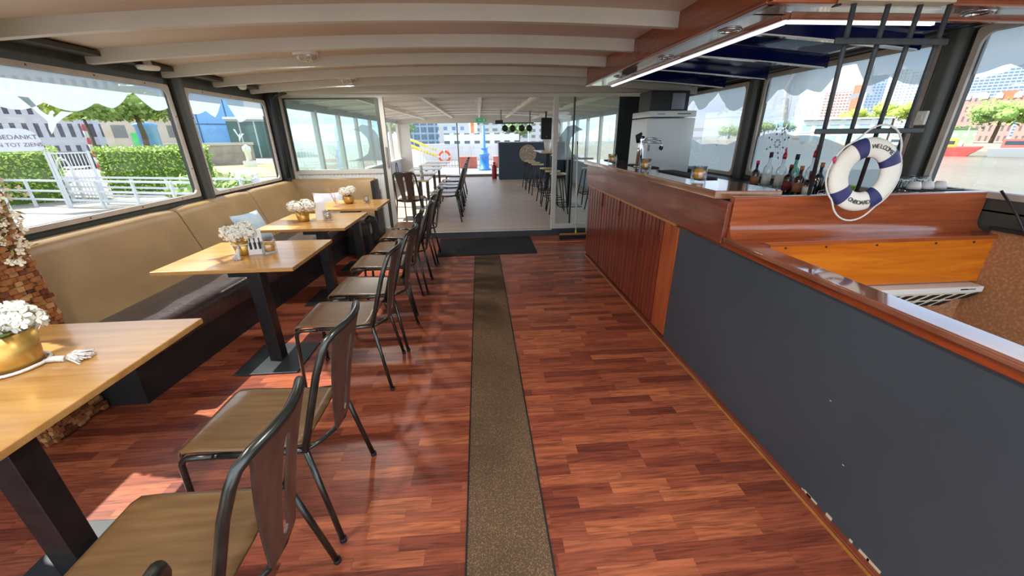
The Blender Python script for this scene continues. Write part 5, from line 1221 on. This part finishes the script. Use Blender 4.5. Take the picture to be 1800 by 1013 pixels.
for i, (az, l) in enumerate(row):
    t = block('brick_house', az, 150, 4.9, -.9, 8.2+.5*(i % 2), BRK, l, dep=8, grp='brick fronts across the river')
    MB().prism([(-2.5, 9.1+.5*(i % 2)), (2.5, 9.1+.5*(i % 2)), (1.4, 10.8), (-1.4, 10.8)], 0, 8, 'y').build('roof', M('roof_orange', (206, 112, 80), .7) if i in (0, 2, 3) else M('roof_grey', (176, 174, 172), .6), t)
    for k in (-1, 1): MB().prism([(k*1.4-.6, 9.3), (k*1.4+.6, 9.3), (k*1.4+.6, 10.2), (k*1.4, 10.7), (k*1.4-.6, 10.2)], -.15, .5, 'y').build('dormer', RAILW, t)
tw = thing('wavy_tower', 'tall blue-grey tower block with stepped wavy roof behind the brick fronts', 'building', pol(54.6, 260, -.9), facing(54.6))
TWM = grid_mat('blue_band_facade', (150, 168, 188), (90, 108, 134), 1.4, 1.1, (.8, .55))
for x0, x1, h in ((-16, -12, 21.5), (-12, -8, 22), (-8, -4.5, 23.2), (-4.5, -1, 25.2), (-1, 3, 26.6), (3, 8, 25.4), (8, 14, 24), (14, 22, 25)): MB().prism([(x0, 0), (x1, 0), (x1, h+1.2), ((x0+x1)/2, h+.2), (x0, h)], 0, 12, 'y').build('wing', TWM, tw)
for i, (az, hd, h, r_, m_, l) in enumerate(((54.3, 128, 5.3, 5.0, GR2, 'broad green tree before the brick fronts across the river'), (57.6, 126, 5.6, 4.6, GR2, 'green tree at the right edge across the river'), (52.2, 133, 2.3, 1.5, GR3, 'small dark tree at the foot of the brick fronts'), (44.4, 165, 6.3, 5.2, GR1, 'green tree below the blue apartment tower'), (47.2, 160, 7.2, 5.6, GR1, 'broad green tree below the white apartment tower'), (49.6, 158, 6.5, 4.5, GR2, 'green tree behind the window pier across the river'), (36.2, 190, 4, 4.2, GR2, 'green tree behind the etched ship wheel'), (38.2, 200, 4.6, 3.8, GR3, 'dark green tree right of the etched ship wheel'), (32.6, 210, 3, 5, GR2, 'green trees at the foot of the bridge'))):
    tree(pol(az, hd, -.9), h, r_, l, m_, 1100, .55, seed=40+i, grp='trees across the river', flat=.7)
T1 = grid_mat('flats_brick_white', (190, 184, 182), (150, 112, 104), 1.5, 1.5, (.7, .5)); T2 = grid_mat('flats_orange', (180, 128, 98), (190, 142, 112), 1.6, 1.5, (.5, .5)); T3 = grid_mat('flats_blue', (128, 148, 170), (88, 108, 134), 1.5, 1.4, (.6, .55)); T4 = grid_mat('flats_white_grey', (186, 194, 200), (130, 142, 156), 1.5, 1.4, (.55, .5))  # tower colours paled: distance haze put into them
for az, wd_, zt, m_, l in ((42.3, 13, 22, T1, 'white and brick apartment slab across the river, leftmost of the towers'), (43.9, 5, 25, T2, 'orange apartment tower slice beside the brick slab'), (45.2, 7, 29, T3, 'blue apartment tower across the river'), (46.7, 7, 31, T4, 'white apartment tower across the river'), (48.4, 9, 30, T4, 'white apartment tower nearest the window pier, behind the trees')):
    block('apartment_tower', az, 300, wd_, -.9, zt, m_, l, dep=8, parts=(('roof_box', -wd_*.2, wd_*.2, 1, 5, zt+.9, zt+2.2, WHITE),), grp='apartment towers across the river')
block('ferry_terminal', 43.5, 140, 18, -.9, 4.6, grid_mat('terminal_facade', (214, 222, 224), (150, 176, 180), 3, 2.6, (.7, .6)), 'long white glazed terminal building on the far bank', dep=6, parts=(('roof', -9.4, 9.4, -.8, 6, 5.5, 5.8, WHITE),))
block('quay_sheds', 50.5, 126, 12, -.9, 1.9, grid_mat('shed_facade', (150, 164, 140), (210, 206, 196), 1.4, 1.4, (.5, .4)), 'low green and white sheds behind the red and yellow boat', dep=3, parts=(('roof', -6.2, 6.2, -.2, 3, 2.8, 2.95, GR3),))
brg = thing('cable_bridge', 'white cable-stayed bridge across the river behind the etched windows', 'bridge', (0, 0, 0)); brg.location = pol(35, 250, 0); brg.rotation_euler = (0, 0, facing(35))
MB().box(-45, 45, -3, 3, 2.6, 4.2).build('deck', RAILW, brg); MB().tube([(14, 0, -2), (11, 0, 22), (15, 0, 34)], [1.5, 1.2, .7], 8).build('pylon', RAILW, brg)
for k in range(9): MB().tube([(13.5, 0, 32-k*1.3), (40-k*3.2, 0, 4.2)], .12, 5).build('cable', RAILW, brg)
for k in range(3): MB().tube([(14, 0, 32-k*1.3), (-22+k*5, 0, 4.2)], .12, 5).build('cable', RAILW, brg)
for x in (-30, -12, 30): MB().box(x-1, x+1, -2, 2, -2.4, 2.6).build('pier', RAILW, brg)
